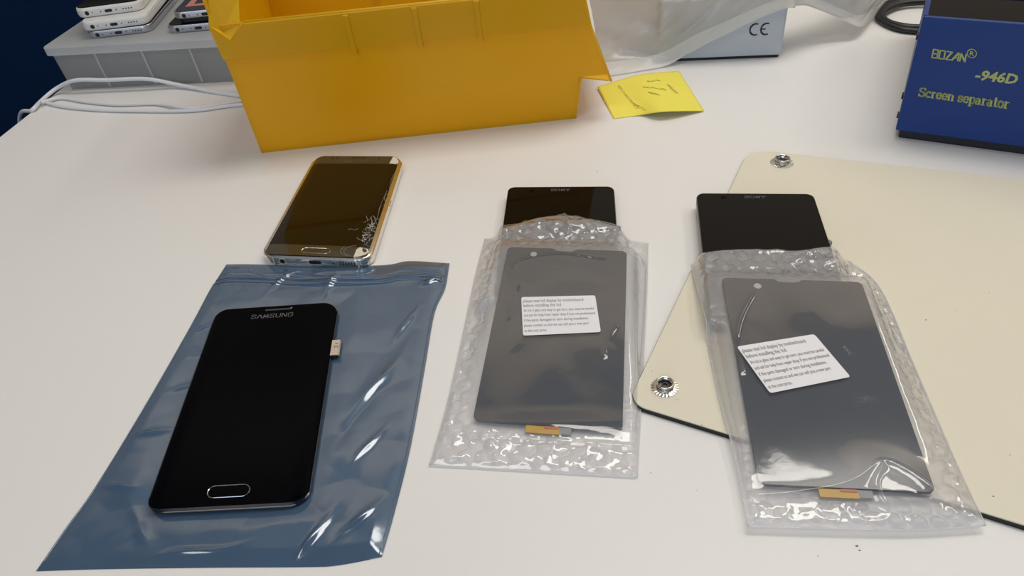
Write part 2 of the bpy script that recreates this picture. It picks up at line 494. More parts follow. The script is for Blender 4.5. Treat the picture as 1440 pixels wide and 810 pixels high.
def bf(x, z, o=0.0):           # far side wall
    return (x, BY0 + DEP + BK * z + o, z)


bi = thing('storage_bin', (-60, 600, 0), 'translucent yellow plastic stacking bin with open slanted end', 'storage bin')
prof_side = [(-191, 0), (67, 0), (68.5, 27), (72, 37), (92, 36.5), (94.5, 31), (78, 79), (74.5, 98), (72, 109), (-189, 109)]
for fn in (bn, bf):
    mb = MB(); n = len(prof_side)
    mb.add([fn(x, z, 0) for x, z in prof_side] + [fn(x, z, -2.2) for x, z in prof_side],
           [tuple(range(n)), tuple(range(2 * n - 1, n - 1, -1))] + [(i, n + i, n + (i + 1) % n, (i + 1) % n) for i in range(n)])
    mb.build('side_wall', MT['bin'], bi, bevel=.5)
MB().add([bn(-191, 0), bn(67, 0), bf(67, 0), bf(-191, 0), bn(-191, 2.4), bn(67, 2.4), bf(67, 2.4), bf(-191, 2.4)],
         [(0, 3, 2, 1), (4, 5, 6, 7), (0, 1, 5, 4), (1, 2, 6, 5), (2, 3, 7, 6), (3, 0, 4, 7)]).build('base', MT['bin'], bi)


def xwall(name, x0, z0, x1, z1, th=2.2, m='bin'):
    v = []
    for dx in (0, th):
        v += [bn(x0 + dx, z0), bf(x0 + dx, z0), bf(x1 + dx, z1), bn(x1 + dx, z1)]
    return MB().add(v, [(0, 1, 2, 3), (7, 6, 5, 4), (0, 4, 5, 1), (1, 5, 6, 2), (2, 6, 7, 3), (3, 7, 4, 0)]).build(name, MT[m], bi)


xwall('back_wall', -191, 0, -189.5, 140)
xwall('front_wall', 65, 0, 70, 37)
xwall('front_lip', 70, 36.2, 92, 31, m='bin_edge')
xwall('back_rim', -192, 140, -202, 133, m='bin_edge')
# overhanging rim band on each side with its bright top and bottom edges
for fn in (bn, bf):
    bo = MB()
    P = [(-190.5, 84), (79, 80), (74.8, 98), (72.5, 109), (-167, 109.5), (-179.5, 98)]
    if fn is bn: P = [(-190.5, 84), (78, 79), (74.8, 98), (72.5, 108), (-167, 109.5), (-179.5, 98.5), (-191.5, 110)]
    n = len(P)
    bo.add([fn(x, z, .2) for x, z in P] + [fn(x, z, 3.6) for x, z in P],
           [tuple(range(n))[::-1], tuple(range(n, 2 * n))] + [(i, (i + 1) % n, n + (i + 1) % n, n + i) for i in range(n)])
    bo.build('rim_band', MT['bin'], bi, bevel=.7)
    r = MB()
    r.tube([fn(-167, 109.8, 1.5), fn(-50, 109, 1.5), fn(72.5, 108, 1.5)], 1.1, 6)
    r.build('top_edge', MT['bin_edge'], bi, smooth=True)
    r = MB(); r.tube([fn(73, 108, 1), fn(78.5, 79, 1), fn(95, 31, .8)], 1.0, 6)
    r.build('slanted_edge', MT['bin_edge'], bi, smooth=True)
for x in (-95, -46.5, -2.5):
    MB().add([bn(x - 2.6, 77, 3.4), bn(x + 1.6, 77, 3.4), bn(x + 1.6, 108, 3.4), bn(x - 2.6, 108, 3.4),
              bn(x - 2.2, 77.5, 4.5), bn(x + 1.2, 77.5, 4.5), bn(x + 1.2, 107, 4.5), bn(x - 2.2, 107, 4.5)],
             [(0, 1, 2, 3), (4, 5, 6, 7), (0, 4, 5, 1), (1, 5, 6, 2), (2, 6, 7, 3), (3, 7, 4, 0)]).build('rib_strip', MT['bin'], bi)
# inner ribs on the far wall
for x in (-92, -48, -2):
    MB().add([bf(x - 1.5, 10, -2), bf(x + 1.5, 10, -2), bf(x + 1.5, 107, -2), bf(x - 1.5, 107, -2),
              bf(x - 1.5, 10, -4), bf(x + 1.5, 10, -4), bf(x + 1.5, 107, -4), bf(x - 1.5, 107, -4)],
             [(3, 2, 1, 0), (4, 5, 6, 7), (0, 1, 5, 4), (1, 2, 6, 5), (2, 3, 7, 6), (3, 0, 4, 7)]).build('rib_strip', MT['bin'], bi)
# folded corner of the rim at the closed end
pA = np.array(bn(-191, 110, 3)); pB = np.array(bn(-179.7, 98.4, 4)); pC = np.array(bn(-167.3, 110, 3.5))
pD = np.array(bn(-171, 106.5, 0)); pE = np.array(bn(-184, 104, -1)); pF = np.array(bn(-184, 138, -8)); pG = np.array(bn(-168, 124, -10))
mb = MB().add([pA, pB, pC, pD, pE, pF, pG, np.array(bn(-167, 140, -12))], [(0, 1, 3, 4), (1, 2, 3), (0, 4, 5), (4, 3, 6, 5), (5, 6, 7)])
mb.build('corner_fold', MT['bin_edge'], bi, solid=1.4)

# ------------------------------------------------------------------ frosted storage case with lid at the far left
LZ = 45.0
l0 = at((57, 68), LZ); fd = at((312, 54), LZ) - l0; fd /= np.linalg.norm(fd); bd = np.array([-fd[1], fd[0], 0]); bd = bd if bd[1] > 0 else -bd
LW, LD = 205.0, 190.0
lq = Quad([l0 + bd * LD - [0, 0, LZ], l0 + bd * LD + fd * LW - [0, 0, LZ], l0 + fd * LW - [0, 0, LZ], l0 - [0, 0, LZ]])
bx = thing('parts_case', lq.o, 'frosted clear plastic compartment case with phones piled on its lid', 'storage case')
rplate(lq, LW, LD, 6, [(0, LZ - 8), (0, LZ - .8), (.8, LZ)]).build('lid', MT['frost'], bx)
# tapered body, hollow
ins0, ins1 = 6.0, 4.0
mb = MB()
mb.loops([[lq(x, y, z) for x, y in rrect(LW, LD, 7, 6, i)] for i, z in ((ins0, 0.2), (ins1, LZ - 8.2), (ins1 + 2, LZ - 8.2), (ins0 + 2, 2.5))], True, True)
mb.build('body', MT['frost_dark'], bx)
for x in (-62, -24, 14, 52):
    MB().box((x - .9, -LD / 2 + ins1 + 5.5, 2.7), (x + .9, LD / 2 - ins1 - 12, LZ - 8.6), T=lq).build('divider', MT['frost'], bx)
for x in (-53, -4, 45):  # strips added outside, standing for the dividers showing through the front
    MB().add([lq(x - 1.1, -LD / 2 + 5.7, 1.5), lq(x + 1.1, -LD / 2 + 5.7, 1.5), lq(x + 1.1, -LD / 2 + 3.9, LZ - 9), lq(x - 1.1, -LD / 2 + 3.9, LZ - 9),
              lq(x - 1.1, -LD / 2 + 5.1, 1.5), lq(x + 1.1, -LD / 2 + 5.1, 1.5), lq(x + 1.1, -LD / 2 + 3.3, LZ - 9), lq(x - 1.1, -LD / 2 + 3.3, LZ - 9)],
             [(0, 1, 2, 3), (7, 6, 5, 4), (0, 4, 5, 1), (1, 5, 6, 2), (2, 6, 7, 3), (3, 7, 4, 0)]).build('rib_strip', MT['frost'], bx)
MB().box((-LW / 2 + 12, -1, 2.7), (LW / 2 - 12, 1, LZ - 8.6), T=lq).build('divider', MT['frost'], bx)

# ------------------------------------------------------------------ phones on the case


def lid_phone(name, px_l, px_r, zb, th, W_, H_, m_body, m_top, label, group, front='apple', rr=9, extras=None):
    a = at(px_l, zb + th); b = at(px_r, zb + th); d = b - a; d /= np.linalg.norm(d); p = np.array([-d[1], d[0], 0])
    base = np.array([0, 0, zb + th])
    a = a - base; q = Quad([a + p * H_, a + p * H_ + d * W_, a + d * W_, a])
    q.c = [c + np.array([0, 0, zb]) for c in q.c]; q.o = sum(q.c) / 4
    t = thing(name, q.o, label, 'phone', group)
    e = th * .16
    rplate(q, W_, H_, rr, [(e * 1.5, 0), (e * .4, e * .6), (0, th * .35), (0, th * .75), (e * .5, th - e * .2), (e * 1.3, th)], n=8).build('housing', m_body, t, smooth=False, bevel=.25)
    if m_top:
        rplate(q, W_ - 3.4, H_ - 3.4, rr - 1.5, [(0, th - .2), (0, th + .25), (.3, th + .4)], n=8).build('screen', m_top, t)
    # sockets in the near end face
    F = lambda x, z, o=0: q(x, -H_ / 2 - o, z)

    def disc(x, r, name='hole', m='hole', sx=1.0):
        mb = MB(); n = 16
        ls = [[F(x + (sx - 1) * r * (1 if math.cos(k) > 0 else -1) + r * math.cos(k), th * .48 + r * math.sin(k), o) for k in np.linspace(0, 2 * math.pi, n, endpoint=False)] for o in (-.3, .12)]
        mb.loops(ls); return mb.build(name, MT[m], t)
    disc(-W_ * .32, 2.0, 'headphone_socket'); disc(-W_ * .24, .55); disc(-W_ * .115, .6); disc(W_ * .115, .6)
    disc(0.0, 1.4, 'charging_port', 'hole', 2.6)
    if front == 'apple':
        for k in range(4): disc(W_ * .22 + k * 2.6, .65)
    return t, q


gph = 'phones piled on the frosted case'
lid_phone('phone', (118, 46), (212, 35), LZ + .1, 7.0, 64, 132, MT['alu'], MT['black_gloss'], 'thin silver phone at the bottom of the left pile on the frosted case', gph)
lid_phone('phone', (110, 33), (200, 22), LZ + 7.6, 9.0, 64, 132, MT['white_plastic'], None, 'white plastic phone in the middle of the left pile on the frosted case', gph)
lid_phone('phone', (102, 14), (194, 2), LZ + 16.7, 9.2, 64, 132, MT['white_plastic'], MT['black_gloss'], 'white plastic phone with black screen on top of the left pile', gph)
lid_phone('phone', (231, 38), (318, 30), LZ + .1, 7.2, 64, 126, MT['alu'], MT['black_gloss'], 'silver phone at the bottom of the pile beside the yellow bin', gph)
tph, qph = lid_phone('phone', (240, 19), (330, 10), LZ + 12.2, 6.5, 64, 124, MT['alu'], MT['navy_panel'], 'phone with exposed navy panel and pink copper square lying beside the yellow bin', gph)
MB().loops([[qph(x, y, z) for x, y in rrect(58, 118, 7, 6, i)] for i, z in ((0, -4.2), (0, -.1))]).build('gap_block', MT['black'], tph)  # black block filling the gap below the upper phone
mb = MB()
for (x0, y0, x1, y1) in ((-22, -48, 24, -42), (-22, 10, 24, 16), (-22, -42, -16, 10), (18, -42, 24, 10)):
    mb.box((x0, y0, 6.9), (x1, y1, 7.3), T=qph)
mb.build('coil', MT['copper'], tph)
MB().lathe([(3.4, 0), (3.4, .3), (2.6, .4)], qph(0, -22, 6.9), 18).build('emblem', MT['alu'], tph)

# ------------------------------------------------------------------ white charging cable
def cs(px):
    p = on(px, bd, l0 - bd * 5); return np.array([p[0], p[1], max(p[2], 1.9)])


pts = [at((30, 176), -60) + [-25, 0, -60], at((36, 166), -20) + [-6, 0, 0], at((45, 155), 1.9), at((58, 142), 1.9), cs((80, 124)), cs((106, 113)), cs((150, 112.5)), cs((205, 111)), cs((250, 119)),
       at((300, 129), 1.9), at((340, 135), 1.9), at((372, 140), 1.9), at((395, 128), 1.9), at((370, 122), 1.9), at((340, 131), 6), at((290, 131), 2.4), at((232, 131), 1.9),
       ]
whc = thing('charging_cable', at((200, 120)), 'thin white charging cable looped on the table below the frosted case', 'cable')
MB().tube(catmull(pts[:13], 10), 1.9, 10).build('cord', MT['white_cable'], whc, smooth=True)
p2 = [at((60, 143), 2), at((90, 150), 1.9), at((140, 154.5), 1.9), at((200, 156), 1.9), at((270, 155.5), 1.9), at((320, 149), 1.9), at((350, 146), 1.9)]
MB().tube(catmull(p2, 10), 1.6, 10).build('cord', MT['white_cable'], whc, smooth=True)
p3 = [at((58, 144), 4.5), at((85, 138), 2), at((120, 143), 1.9), at((165, 147), 1.9), at((220, 146), 1.9), at((262, 152), 3.5), at((300, 149), 1.9), at((350, 140), 1.9)]
MB().tube(catmull(p3, 10), 1.6, 10).build('cord', MT['white_cable'], whc, smooth=True)

# ------------------------------------------------------------------ grey device under the plastic bag
g0 = at((925, 88)); g1 = at((1098, 81)); gd = g1 - g0; gd /= np.linalg.norm(gd); gb = np.array([-gd[1], gd[0], 0])
GW, GD, GH = 104.0, 110.0, 52.0
gq = Quad([g1 - gd * GW + gb * GD, g1 + gb * GD, g1, g1 - gd * GW])
gr = thing('test_device', gq.o, 'light grey metal box half hidden under the milky plastic bag', 'device')
rplate(gq, GW, GD, 2.5, [(0, 3.0), (0, GH - 1), (1, GH)]).build('housing', MT['silver'], gr)
rplate(gq, GW - 3, GD - 3, 2.5, [(0, 0.0), (0, 3.0)]).build('base', MT['black'], gr)
gf = Quad([gq(-GW / 2, -GD / 2, GH), gq(GW / 2, -GD / 2, GH), gq(GW / 2, -GD / 2, 0), gq(-GW / 2, -GD / 2, 0)])
cc = on((1070, 41), np.cross(gd, (0, 0, 1)), g1)


def local(q, P):
    ex = (q.c[1] - q.c[0]) / q.w; ey = (q.c[0] - q.c[3]) / q.h; d = np.array(P) - q.o
    return d @ ex, d @ ey


cx, cy = local(gf, cc)
arc = lambda a0, a1, r, ox: [(ox + r * math.cos(a), r * math.sin(a)) for a in np.linspace(a0, a1, 9)]
mb = MB()
strokes(gf, [arc(math.radians(70), math.radians(290), 1, -.1), arc(math.radians(70), math.radians(290), 1, 1.9), [(.95, 0), (1.7, 0)]], cx - 4.2, cy, 4.6, 5.0, 1.15, mb, .15)
mb.build('ce_mark', MT['black_print'], gr)

# ------------------------------------------------------------------ milky plastic bag thrown over it
gn = np.cross(gd, (0, 0, 1)); gp = g1 + gn * 5 * (1 if gn[1] < 0 else -1)


def dev(px): return on(px, gn, gp)


hem = [at((846, 108), 1), at((880, 103), 1), at((935, 93), 1.5), dev((965, 77)), dev((993, 62)), dev((1030, 44)), dev((1063, 28)), dev((1105, 12)),
       at((1130, 8), 42), at((1150, 14), 34), at((1180, 26), 22), at((1208, 38), 12), at((1222, 30), 7), at((1238, 14), 3), at((1250, -6), 2)]
hem = catmull(hem, 8)
topb = [at((800, -70), 70), at((860, -80), 95), at((960, -95), 104), at((1060, -105), 104), at((1150, -100), 90), at((1240, -70), 50), at((1300, -50), 20)]
Lb = [hem[0], at((838, 60), 14), at((826, 10), 34), at((812, -30), 55), topb[0]]
Rb = [hem[-1], at((1262, -25), 14), topb[-1]]
G = coons(hem, catmull(topb, 8), catmull(Lb, 6), catmull(Rb, 6), 150, 80)
nv, nu = G.shape[:2]; U, V = np.meshgrid(np.linspace(0, 1, nu), np.linspace(0, 1, nv))
fold = (vnoise(U * 9 + V * 7, V * 2.0 - U * 3, 3) * 16 + np.abs(vnoise(U * 14 - V * 9, V * 3, 5)) * 9 + vnoise(U * 30, V * 14, 8) * 2.6)
damp = sstep(0, .10, V)
bul = 16 * np.sin(np.pi * np.clip(V, 0, 1)) * sstep(0.02, .3, V)
G[..., 1] -= (fold * .55 + bul * .5) * damp; G[..., 2] += (fold * .55 + bul * .4) * damp
G[..., 2] = np.maximum(G[..., 2], 1.0)
G0 = G.copy()
for it in range(6):
    dd = G - gq.o; gx, gy = dd @ gd, dd @ gb
    ins = (np.abs(gx) < GW / 2 + 5) & (gy > -GD / 2 - 5) & (gy < GD / 2 + 5) & (G[..., 2] < GH + 5)
    front = ins & (gy < -GD / 2 + 30 + .6 * (GH - G[..., 2]))
    G[front] += ((-GD / 2 - 5.2 - gy)[..., None] * gb)[front]
    G[..., 2] = np.where(ins & ~front, GH + 5.2, G[..., 2])
    if it < 5:
        for k in range(6):
            G[3:-1, 1:-1] = (G[3:-1, :-2] + G[3:-1, 2:] + G[2:-2, 1:-1] + G[4:, 1:-1]) / 4
wr = (np.abs(vnoise(U * 11 - V * 9, V * 2.4 + U * 2, 15)) * 9 + np.abs(vnoise(U * 22 - V * 12, V * 5, 16)) * 4 + vnoise(U * 40, V * 22, 18) * 1.2) * damp
G -= wr[..., None] * np.array([0, .8, -.35])
G[..., 2] = np.maximum(G[..., 2], 1.0)
pbg = thing('plastic_bag', (200, 660, 0), 'milky translucent plastic bag thrown over the light grey metal box', 'bag')
grid_mb(G[8:]).build('sheet', MT['bag'], pbg, smooth=True)
grid_mb(G[:10] + np.array([0, -.3, .3])).build('hem', MT['bag_hem'], pbg, smooth=True)

# ------------------------------------------------------------------ black cable loop beside the blue machine
lp = [at((1360, 8), 5), at((1310, 3), 5), at((1272, 5), 5), at((1250, 12), 5), at((1240, 22), 4.5), at((1250, 32), 4), at((1275, 38), 4), at((1310, 40), 4), at((1370, 46), 4)]
blc = thing('power_cable', at((1270, 20)), 'black power cable looped on the table behind the blue machine', 'cable')
MB().tube(catmull(lp, 10), 3.2, 12).build('cord', MT['black_cable'], blc, smooth=True)
lp2 = [at((1350, -14), 5), at((1290, -8), 4), at((1256, 0), 3.4), at((1238, 16), 3.4), at((1236, 27), 3.2), at((1262, 40), 3.2), at((1300, 45), 3.2), at((1360, 54), 3.2)]
MB().tube(catmull(lp2, 10), 2.6, 12).build('cord', MT['black_cable'], blc, smooth=True)

# ------------------------------------------------------------------ yellow sticky note
sn = [at((840, 122), 2), at((900, 105), 7), at((955, 100), 3.5)]
sb = [at((863, 167), .4), at((900, 162), 1), at((935, 157), 7.5), at((990, 156), 1)]
G = coons(catmull(sb, 8), catmull(sn, 8), [sb[0], sn[0]], [sb[-1], sn[-1]], 40, 30)
nt_ = thing('sticky_note', at((915, 135)), 'square yellow sticky note with faint handwriting beside the yellow bin', 'note')
grid_mb(G).build('sheet', MT['note'], nt_, smooth=True, solid=.25)


def gsamp(G, u, v):
    nv, nu = G.shape[:2]; a = np.clip(u, 0, 1) * (nu - 1); b = np.clip(v, 0, 1) * (nv - 1); i = min(int(a), nu - 2); j = min(int(b), nv - 2); a -= i; b -= j
    return (G[j, i] * (1 - a) + G[j, i + 1] * a) * (1 - b) + (G[j + 1, i] * (1 - a) + G[j + 1, i + 1] * a) * b


mb = MB(); rs = np.random.RandomState(4)
for (u0, v0, n, du, dv) in ((.22, .86, 16, .004, -.045), (.47, .66, 12, .02, -.012), (.50, .5, 8, .012, -.012), (.76, .66, 12, .004, -.02), (.28, .3, 6, .012, -.035), (.55, .78, 8, .02, .0)):
    P = []; u, v = u0, v0
    for k in range(n * 3):
        P.append(gsamp(G, u + .016 * math.sin(k * 1.9 + rs.rand()), v + .022 * math.cos(k * 2.3 + rs.rand())) + [0, 0, .25]); u += du / 3; v += dv / 3
    mb.tube(catmull(P, 3), .16, 4)
mb.build('handwriting', MT['pencil'], nt_)

# ------------------------------------------------------------------ blue separator machine
bl0 = at((1259, 183), 7); brt = at((1440, 207), 7)
bdx = brt - bl0; bdx[2] = 0; bdx /= np.linalg.norm(bdx); bby = np.array([-bdx[1], bdx[0], 0])
BW, BD, BH = 190.0, 200.0, 0
bn_ = np.cross(bdx, (0, 0, 1))
lean = on((1298.5, 23), bn_, bl0)
BH = lean[2]; tilt = (lean - bl0) @ bdx           # front panel top height
q0 = bl0.copy(); q0[2] = 0
sq = Quad([q0 + bby * BD, q0 + bby * BD + bdx * BW, q0 + bdx * BW, q0])
sm = thing('screen_separator', sq.o, 'blue metal screen separator machine with yellow lettering', 'machine')


def sl(x, y, z):   # machine frame: x along the front from its left edge, y away from the camera
    return q0 + bdx * (x + tilt * max(0, z - 7) / (BH - 7)) + bby * y + np.array([0, 0, z])


MB().box((0, 0, 7), (BW, 3, BH), T=sl).build('front_panel', MT['blue'], sm, bevel=.8)
MB().box((0, 3, 7), (2.5, BD, BH), T=sl).build('side_panel', MT['blue'], sm)
MB().box((BW - 2.5, 3, 7), (BW, BD, BH), T=sl).build('side_panel', MT['blue'], sm)
MB().box((3, 3, 0), (BW - 3, BD - 3, 9), T=sl).build('base', MT['blue_dark'], sm, bevel=1)
MB().box((4, 4, 0), (BW - 4, BD - 4, 6.6), T=sl).build('foot_frame', MT['black'], sm)
MB().box((2.5, 3, BH - 8), (BW - 2.5, 64, BH - 3), T=sl).build('glass_strip', MT['black_gloss'], sm)
MB().box((2.5, 64, 9), (BW - 2.5, BD - 1, BH + 1.5), T=sl).build('top_housing', MT['blue'], sm, bevel=.8)
for z in (27, 70):
    p = sl(-1.2, 14, z); MB().tube([p, p + bdx * 1.8], 2.4, 10).build('screw', MT['screw'], sm)
p = sl(-1.2, 10, 22 - 8); MB().tube([p, p + bdx * 1.8], 2.4, 10).build('screw', MT['screw'], sm)


def sfp(px): return on(px, bn_, bl0)


def panel_quad(a, b, c, d): return Quad([sfp(a), sfp(b), sfp(c), sfp(d)])


# BOZAN in squared strokes
LET = {'B': [[(0, 0), (0, 1), (.85, 1), (1, .85), (1, .62), (.85, .5), (1, .38), (1, 0), (0, 0)], [(0, .5), (.85, .5)]],
       'O': [[(0, 0), (0, 1), (1, 1), (1, 0), (0, 0)]], 'Z': [[(0, 1), (1, 1), (0, 0), (.9, 0)]],
       'A': [[(-.15, 0), (.85, 1), (1, 1), (1, 0)], [(.45, .35), (1, .35)]], 'N': [[(0, 0), (0, 1), (1, 0), (1, 1)]]}
qz = panel_quad((1312.5, 67.5), (1361, 75), (1358.5, 88), (1309.5, 82)); mb = MB()
for k, ch in enumerate('BOZAN'):
    strokes(qz, LET[ch], -qz.w / 2 + (k * .2 + .015) * qz.w, -qz.h / 2 + .1 * qz.h, qz.w * .145, qz.h * .8, .85, mb, .35, tv=.8)
mb.build('lettering', MT['yellow_print'], sm)
qr = panel_quad((1361, 68), (1374, 70), (1372.5, 81.5), (1359.5, 80)); mb = MB()
strokes(qr, [[(math.cos(a), math.sin(a)) for a in np.linspace(0, 2 * math.pi, 17)]], 0, 0, qr.w / 2, qr.h / 2, .45, mb, .35)
write(qr, 'R', -qr.w * .22, qr.w * .26, -qr.h * .25, qr.h * .72, mb, .35, bold=.01)
mb.build('registered_mark', MT['yellow_print'], sm)
qd = panel_quad((1373, 97), (1433, 104), (1430.5, 118), (1370.5, 111)); mb = MB()
write(qd, '-946D', -qd.w * .5, qd.w * .5, -qd.h * .5, qd.h * 1.36, mb, .35, bold=.035, shear=.18)
mb.build('lettering', MT['yellow_print'], sm)
SER = []   # bold slab-serif strokes for the last line


def serif_line(q, s, mb):
    def C(cx_, cy_, rx, ry, a0, a1, n=10): return [(cx_ + rx * math.cos(math.radians(a)), cy_ + ry * math.sin(math.radians(a))) for a in np.linspace(a0, a1, n)]
    xh = .66
    L = {'S': (.72, [C(.34, .76, .26, .22, 20, 270), C(.34, .27, .28, .25, 90, -160)], [[(.62, 1), (.62, .74)], [(.04, .3), (.04, 0)]]),
         'c': (.56, [C(.3, xh / 2, .22, xh / 2, 50, 310)], [[(.46, .50), (.5, .50)]]),
         'r': (.52, [[(.16, 0), (.16, xh)]], [[(.02, 0), (.34, 0)], [(.02, xh), (.16, xh)], [(.2, xh * .7), (.34, xh), (.46, xh * .92)]]),
         'e': (.58, [C(.3, xh / 2, .22, xh / 2, 0, 315)], [[(.1, xh * .52), (.5, xh * .52)]]),
         'n': (.70, [[(.16, 0), (.16, xh)], [(.52, 0), (.52, xh * .8)]], [[(.02, 0), (.3, 0)], [(.4, 0), (.66, 0)], [(.02, xh), (.16, xh)], [(.16, xh * .8), (.34, xh), (.5, xh * .88)]]),
         's': (.52, [C(.25, xh * .74, .17, xh * .24, 20, 270), C(.25, xh * .26, .18, xh * .25, 90, -160)], [[(.42, xh), (.42, xh * .72)], [(.05, .2), (.05, 0)]]),
         'p': (.64, [[(.16, -.3), (.16, xh)], C(.34, xh / 2, .2, xh / 2, 90, -90)], [[(.02, -.3), (.32, -.3)], [(.02, xh), (.16, xh)], [(.16, xh), (.34, xh)], [(.16, 0), (.34, 0)]]),
         'a': (.62, [[(.42, .06), (.42, xh * .8)], C(.24, xh * .28, .15, xh * .27, 60, 320)], [[(.42, 0), (.56, 0)], [(.1, xh * .85), (.26, xh), (.42, xh * .82)]]),
         't': (.44, [[(.2, .1), (.2, .9)]], [[(.04, xh), (.4, xh)], [(.2, .05), (.36, 0), (.4, .08)]]),
         'o': (.60, [C(.3, xh / 2, .22, xh / 2, 0, 360, 14)], []), ' ': (.36, [], [])}
    tot = sum(L[c][0] for c in s); x = 0; k = q.w / tot
    for c in s:
        w_, thick, thin = L[c]
        strokes(q, thick, -q.w / 2 + x * k, -q.h / 2, k, q.h, 1.15, mb, .35, tv=.5); strokes(q, thin, -q.w / 2 + x * k, -q.h / 2, k, q.h, .5, mb, .35, tv=.42)
        x += w_


mb = MB(); serif_line(panel_quad((1294, 123), (1421, 139), (1418.5, 152.5), (1291, 134.5)), 'Screen separator', mb)
mb.build('lettering', MT['yellow_print'], sm)

# ------------------------------------------------------------------ silver antistatic bag
asz = .8
def A_(*p): return [at(q, asz) for q in p]


bB = catmull(A_((50, 802), (150, 799), (300, 797), (440, 796), (480, 793), (537, 782)), 6)
bT = catmull(A_((318, 371), (360, 371), (450, 374), (540, 372), (575, 366.5), (632, 369.5)), 6)
bL = catmull(A_((50, 802), (92, 741), (133, 684), (200, 575), (265, 462), (294, 408), (302, 396), (318, 371)), 6)
bR = catmull(A_((537, 782), (556, 715), (578, 625), (597, 520), (611, 440), (626, 405), (632, 369.5)), 6)
NU, NV = 200, 260
G = coons(bB, bT, bL, bR, NU, NV)
X, Y = G[..., 0], G[..., 1]
U, V = np.meshgrid(np.linspace(0, 1, NU), np.linspace(0, 1, NV))
edge = np.minimum(np.minimum(U, 1 - U) * 150, np.minimum(V * 200, (1 - V) * 200))
h = 1.0 + vnoise(X / 34, Y / 45, 11) * 1.5 + vnoise(X / 14 + Y / 30, Y / 20, 12) * .5
h += np.clip(.5 - worley(X / 26, Y / 22, 13), -.5, .5) * .8
# radiating creases from the top seal and lower right
for (cu, cv, ang, ln, hh, wdt) in ((.84, .50, 62, 46, 1.5, 3.2), (.80, .40, 70, 40, -1.0, 3.5), (.30, .92, 66, 20, 1.6, 1.3), (.52, .91, 84, 18, 1.8, 2.2), (.9, .72, 70, 22, 1.4, 1.3),
                                   (.94, .9, 30, 12, 1.8, 1.8), (.78, .06, 65, 22, 1.7, 1.6), (.90, .10, 50, 20, 1.3, 1.5), (.24, .10, 130, 18, 1.5, 2.0), (.45, .035, 5, 30, 1.0, 1.2),
                                   (.10, .35, 15, 16, 1.2, 1.4), (.13, .5, 25, 14, 1.1, 1.3), (.12, .62, 28, 12, 1.0, 1.2), (.09, .20, -5, 14, 1.0, 1.3), (.86, .3, 60, 18, 1.2, 1.4), (.08, .72, 40, 14, 1.0, 1.2)):
    p = G[int(cv * (NV - 1)), int(cu * (NU - 1))]; a = math.radians(ang); dx, dy = X - p[0], Y - p[1]
    s_ = dx * math.cos(a) + dy * math.sin(a); t_ = -dx * math.sin(a) + dy * math.cos(a) + 1.5 * np.sin(s_ / 9)
    h += hh * np.exp(-(s_ / ln * 2) ** 2) * np.exp(-np.abs(t_ / wdt) ** 1.4)
# zip seal ridges across the top
for v0, hh in ((.925, .9), (.905, .7), (.945, .4)):
    h += hh * np.exp(-((V - v0 - .004 * np.sin(U * 9)) / .0045) ** 2)
h += 1.6 * np.exp(-((U - .85) / .12) ** 2 - ((V - 1) / .05) ** 2) + vnoise(U * 6, V * 60, 21) * .9 * sstep(.86, .93, V)
# pressed flat beneath the display
sc_ = [at(p, 3) for p in ((303.8, 438.2), (476.4, 427.3), (431, 706.5), (201.8, 721))]
scx = sum(sc_) / 4; din = np.maximum(np.abs(X - scx[0]) - 37, np.abs(Y - scx[1]) - 69)
h = h * (0.25 + .75 * sstep(-2, 12, din)) * sstep(-1, 8, edge) + .35
gsc = at((440, 372), 0); h = np.where((np.abs(X - at((445, 372))[0]) < 42) & (Y > gsc[1] - 6), np.minimum(h, .5), h)
G[..., 2] = np.maximum(h, .25)
asb = thing('antistatic_bag', (G[..., 0].mean(), G[..., 1].mean(), 0), 'blue grey antistatic zip bag lying flat under the curved display', 'bag')
grid_mb(G).build('front_film', MT['antistatic'], asb, smooth=True)
Gb = G.copy(); Gb[..., 2] = .1
grid_mb(Gb[::8, ::8]).build('back_film', MT['antistatic'], asb)
for v0 in (.925, .907):
    row = G[int(v0 * (NV - 1))].copy(); row[:, 2] += .15
    MB().tube(row[::5], .35, 6).build('zip_seal', MT['antistatic'], asb, smooth=True)
for (u0, n) in ((0.006, 1), (.994, 1)):
    P = G[:, int(u0 * (NU - 1))].copy(); P[:, 2] += .1
    MB().tube(P[::6], .25, 5).build('side_seam', MT['antistatic'], asb, smooth=True)


# ------------------------------------------------------------------ phones with curved glass
def curved_glass(q, w, h, r, z0, drop, band, mb, nx=40, ny=60, inset=0.0, x0=None, x1=None, y0=None, y1=None):
    """top glass: flat in the middle, falling by drop over the last 'band' mm at the left and right edges"""
    w2, h2 = w / 2 - inset, h / 2 - inset
    ys = np.r_[-h2 + r * (1 - np.cos(np.linspace(0, math.pi / 2, 9))), np.linspace(-h2 + r, h2 - r, ny)[1:-1], h2 - r * (1 - np.cos(np.linspace(math.pi / 2, 0, 9)))]
    if y0 is not None: ys = np.linspace(y0, y1, ny)
    G = []
    for y in ys:
        d = max(0, abs(y) - (h2 - r)); hw = w2 - (r - math.sqrt(max(r * r - d * d, 0)))
        a = max(-hw, x0) if x0 is not None else -hw; b = min(hw, x1) if x1 is not None else hw
        row = []
        for t in np.linspace(-1, 1, nx):
            s_ = math.sin(t * math.pi / 2); x = (a + b) / 2 + (b - a) / 2 * s_
            e = max(0, abs(x) - (w2 - band)) / band
            row.append(q(x, y, z0 - drop * (1 - math.sqrt(max(0, 1 - e * e * .98)))))
        G.append(row)
    return grid_mb(np.array(G), mb)


def zc(x, w, z0, drop, band):
    e = max(0, abs(x) - (w / 2 - band)) / band
    return z0 - drop * (1 - math.sqrt(max(0, 1 - e * e * .98)))


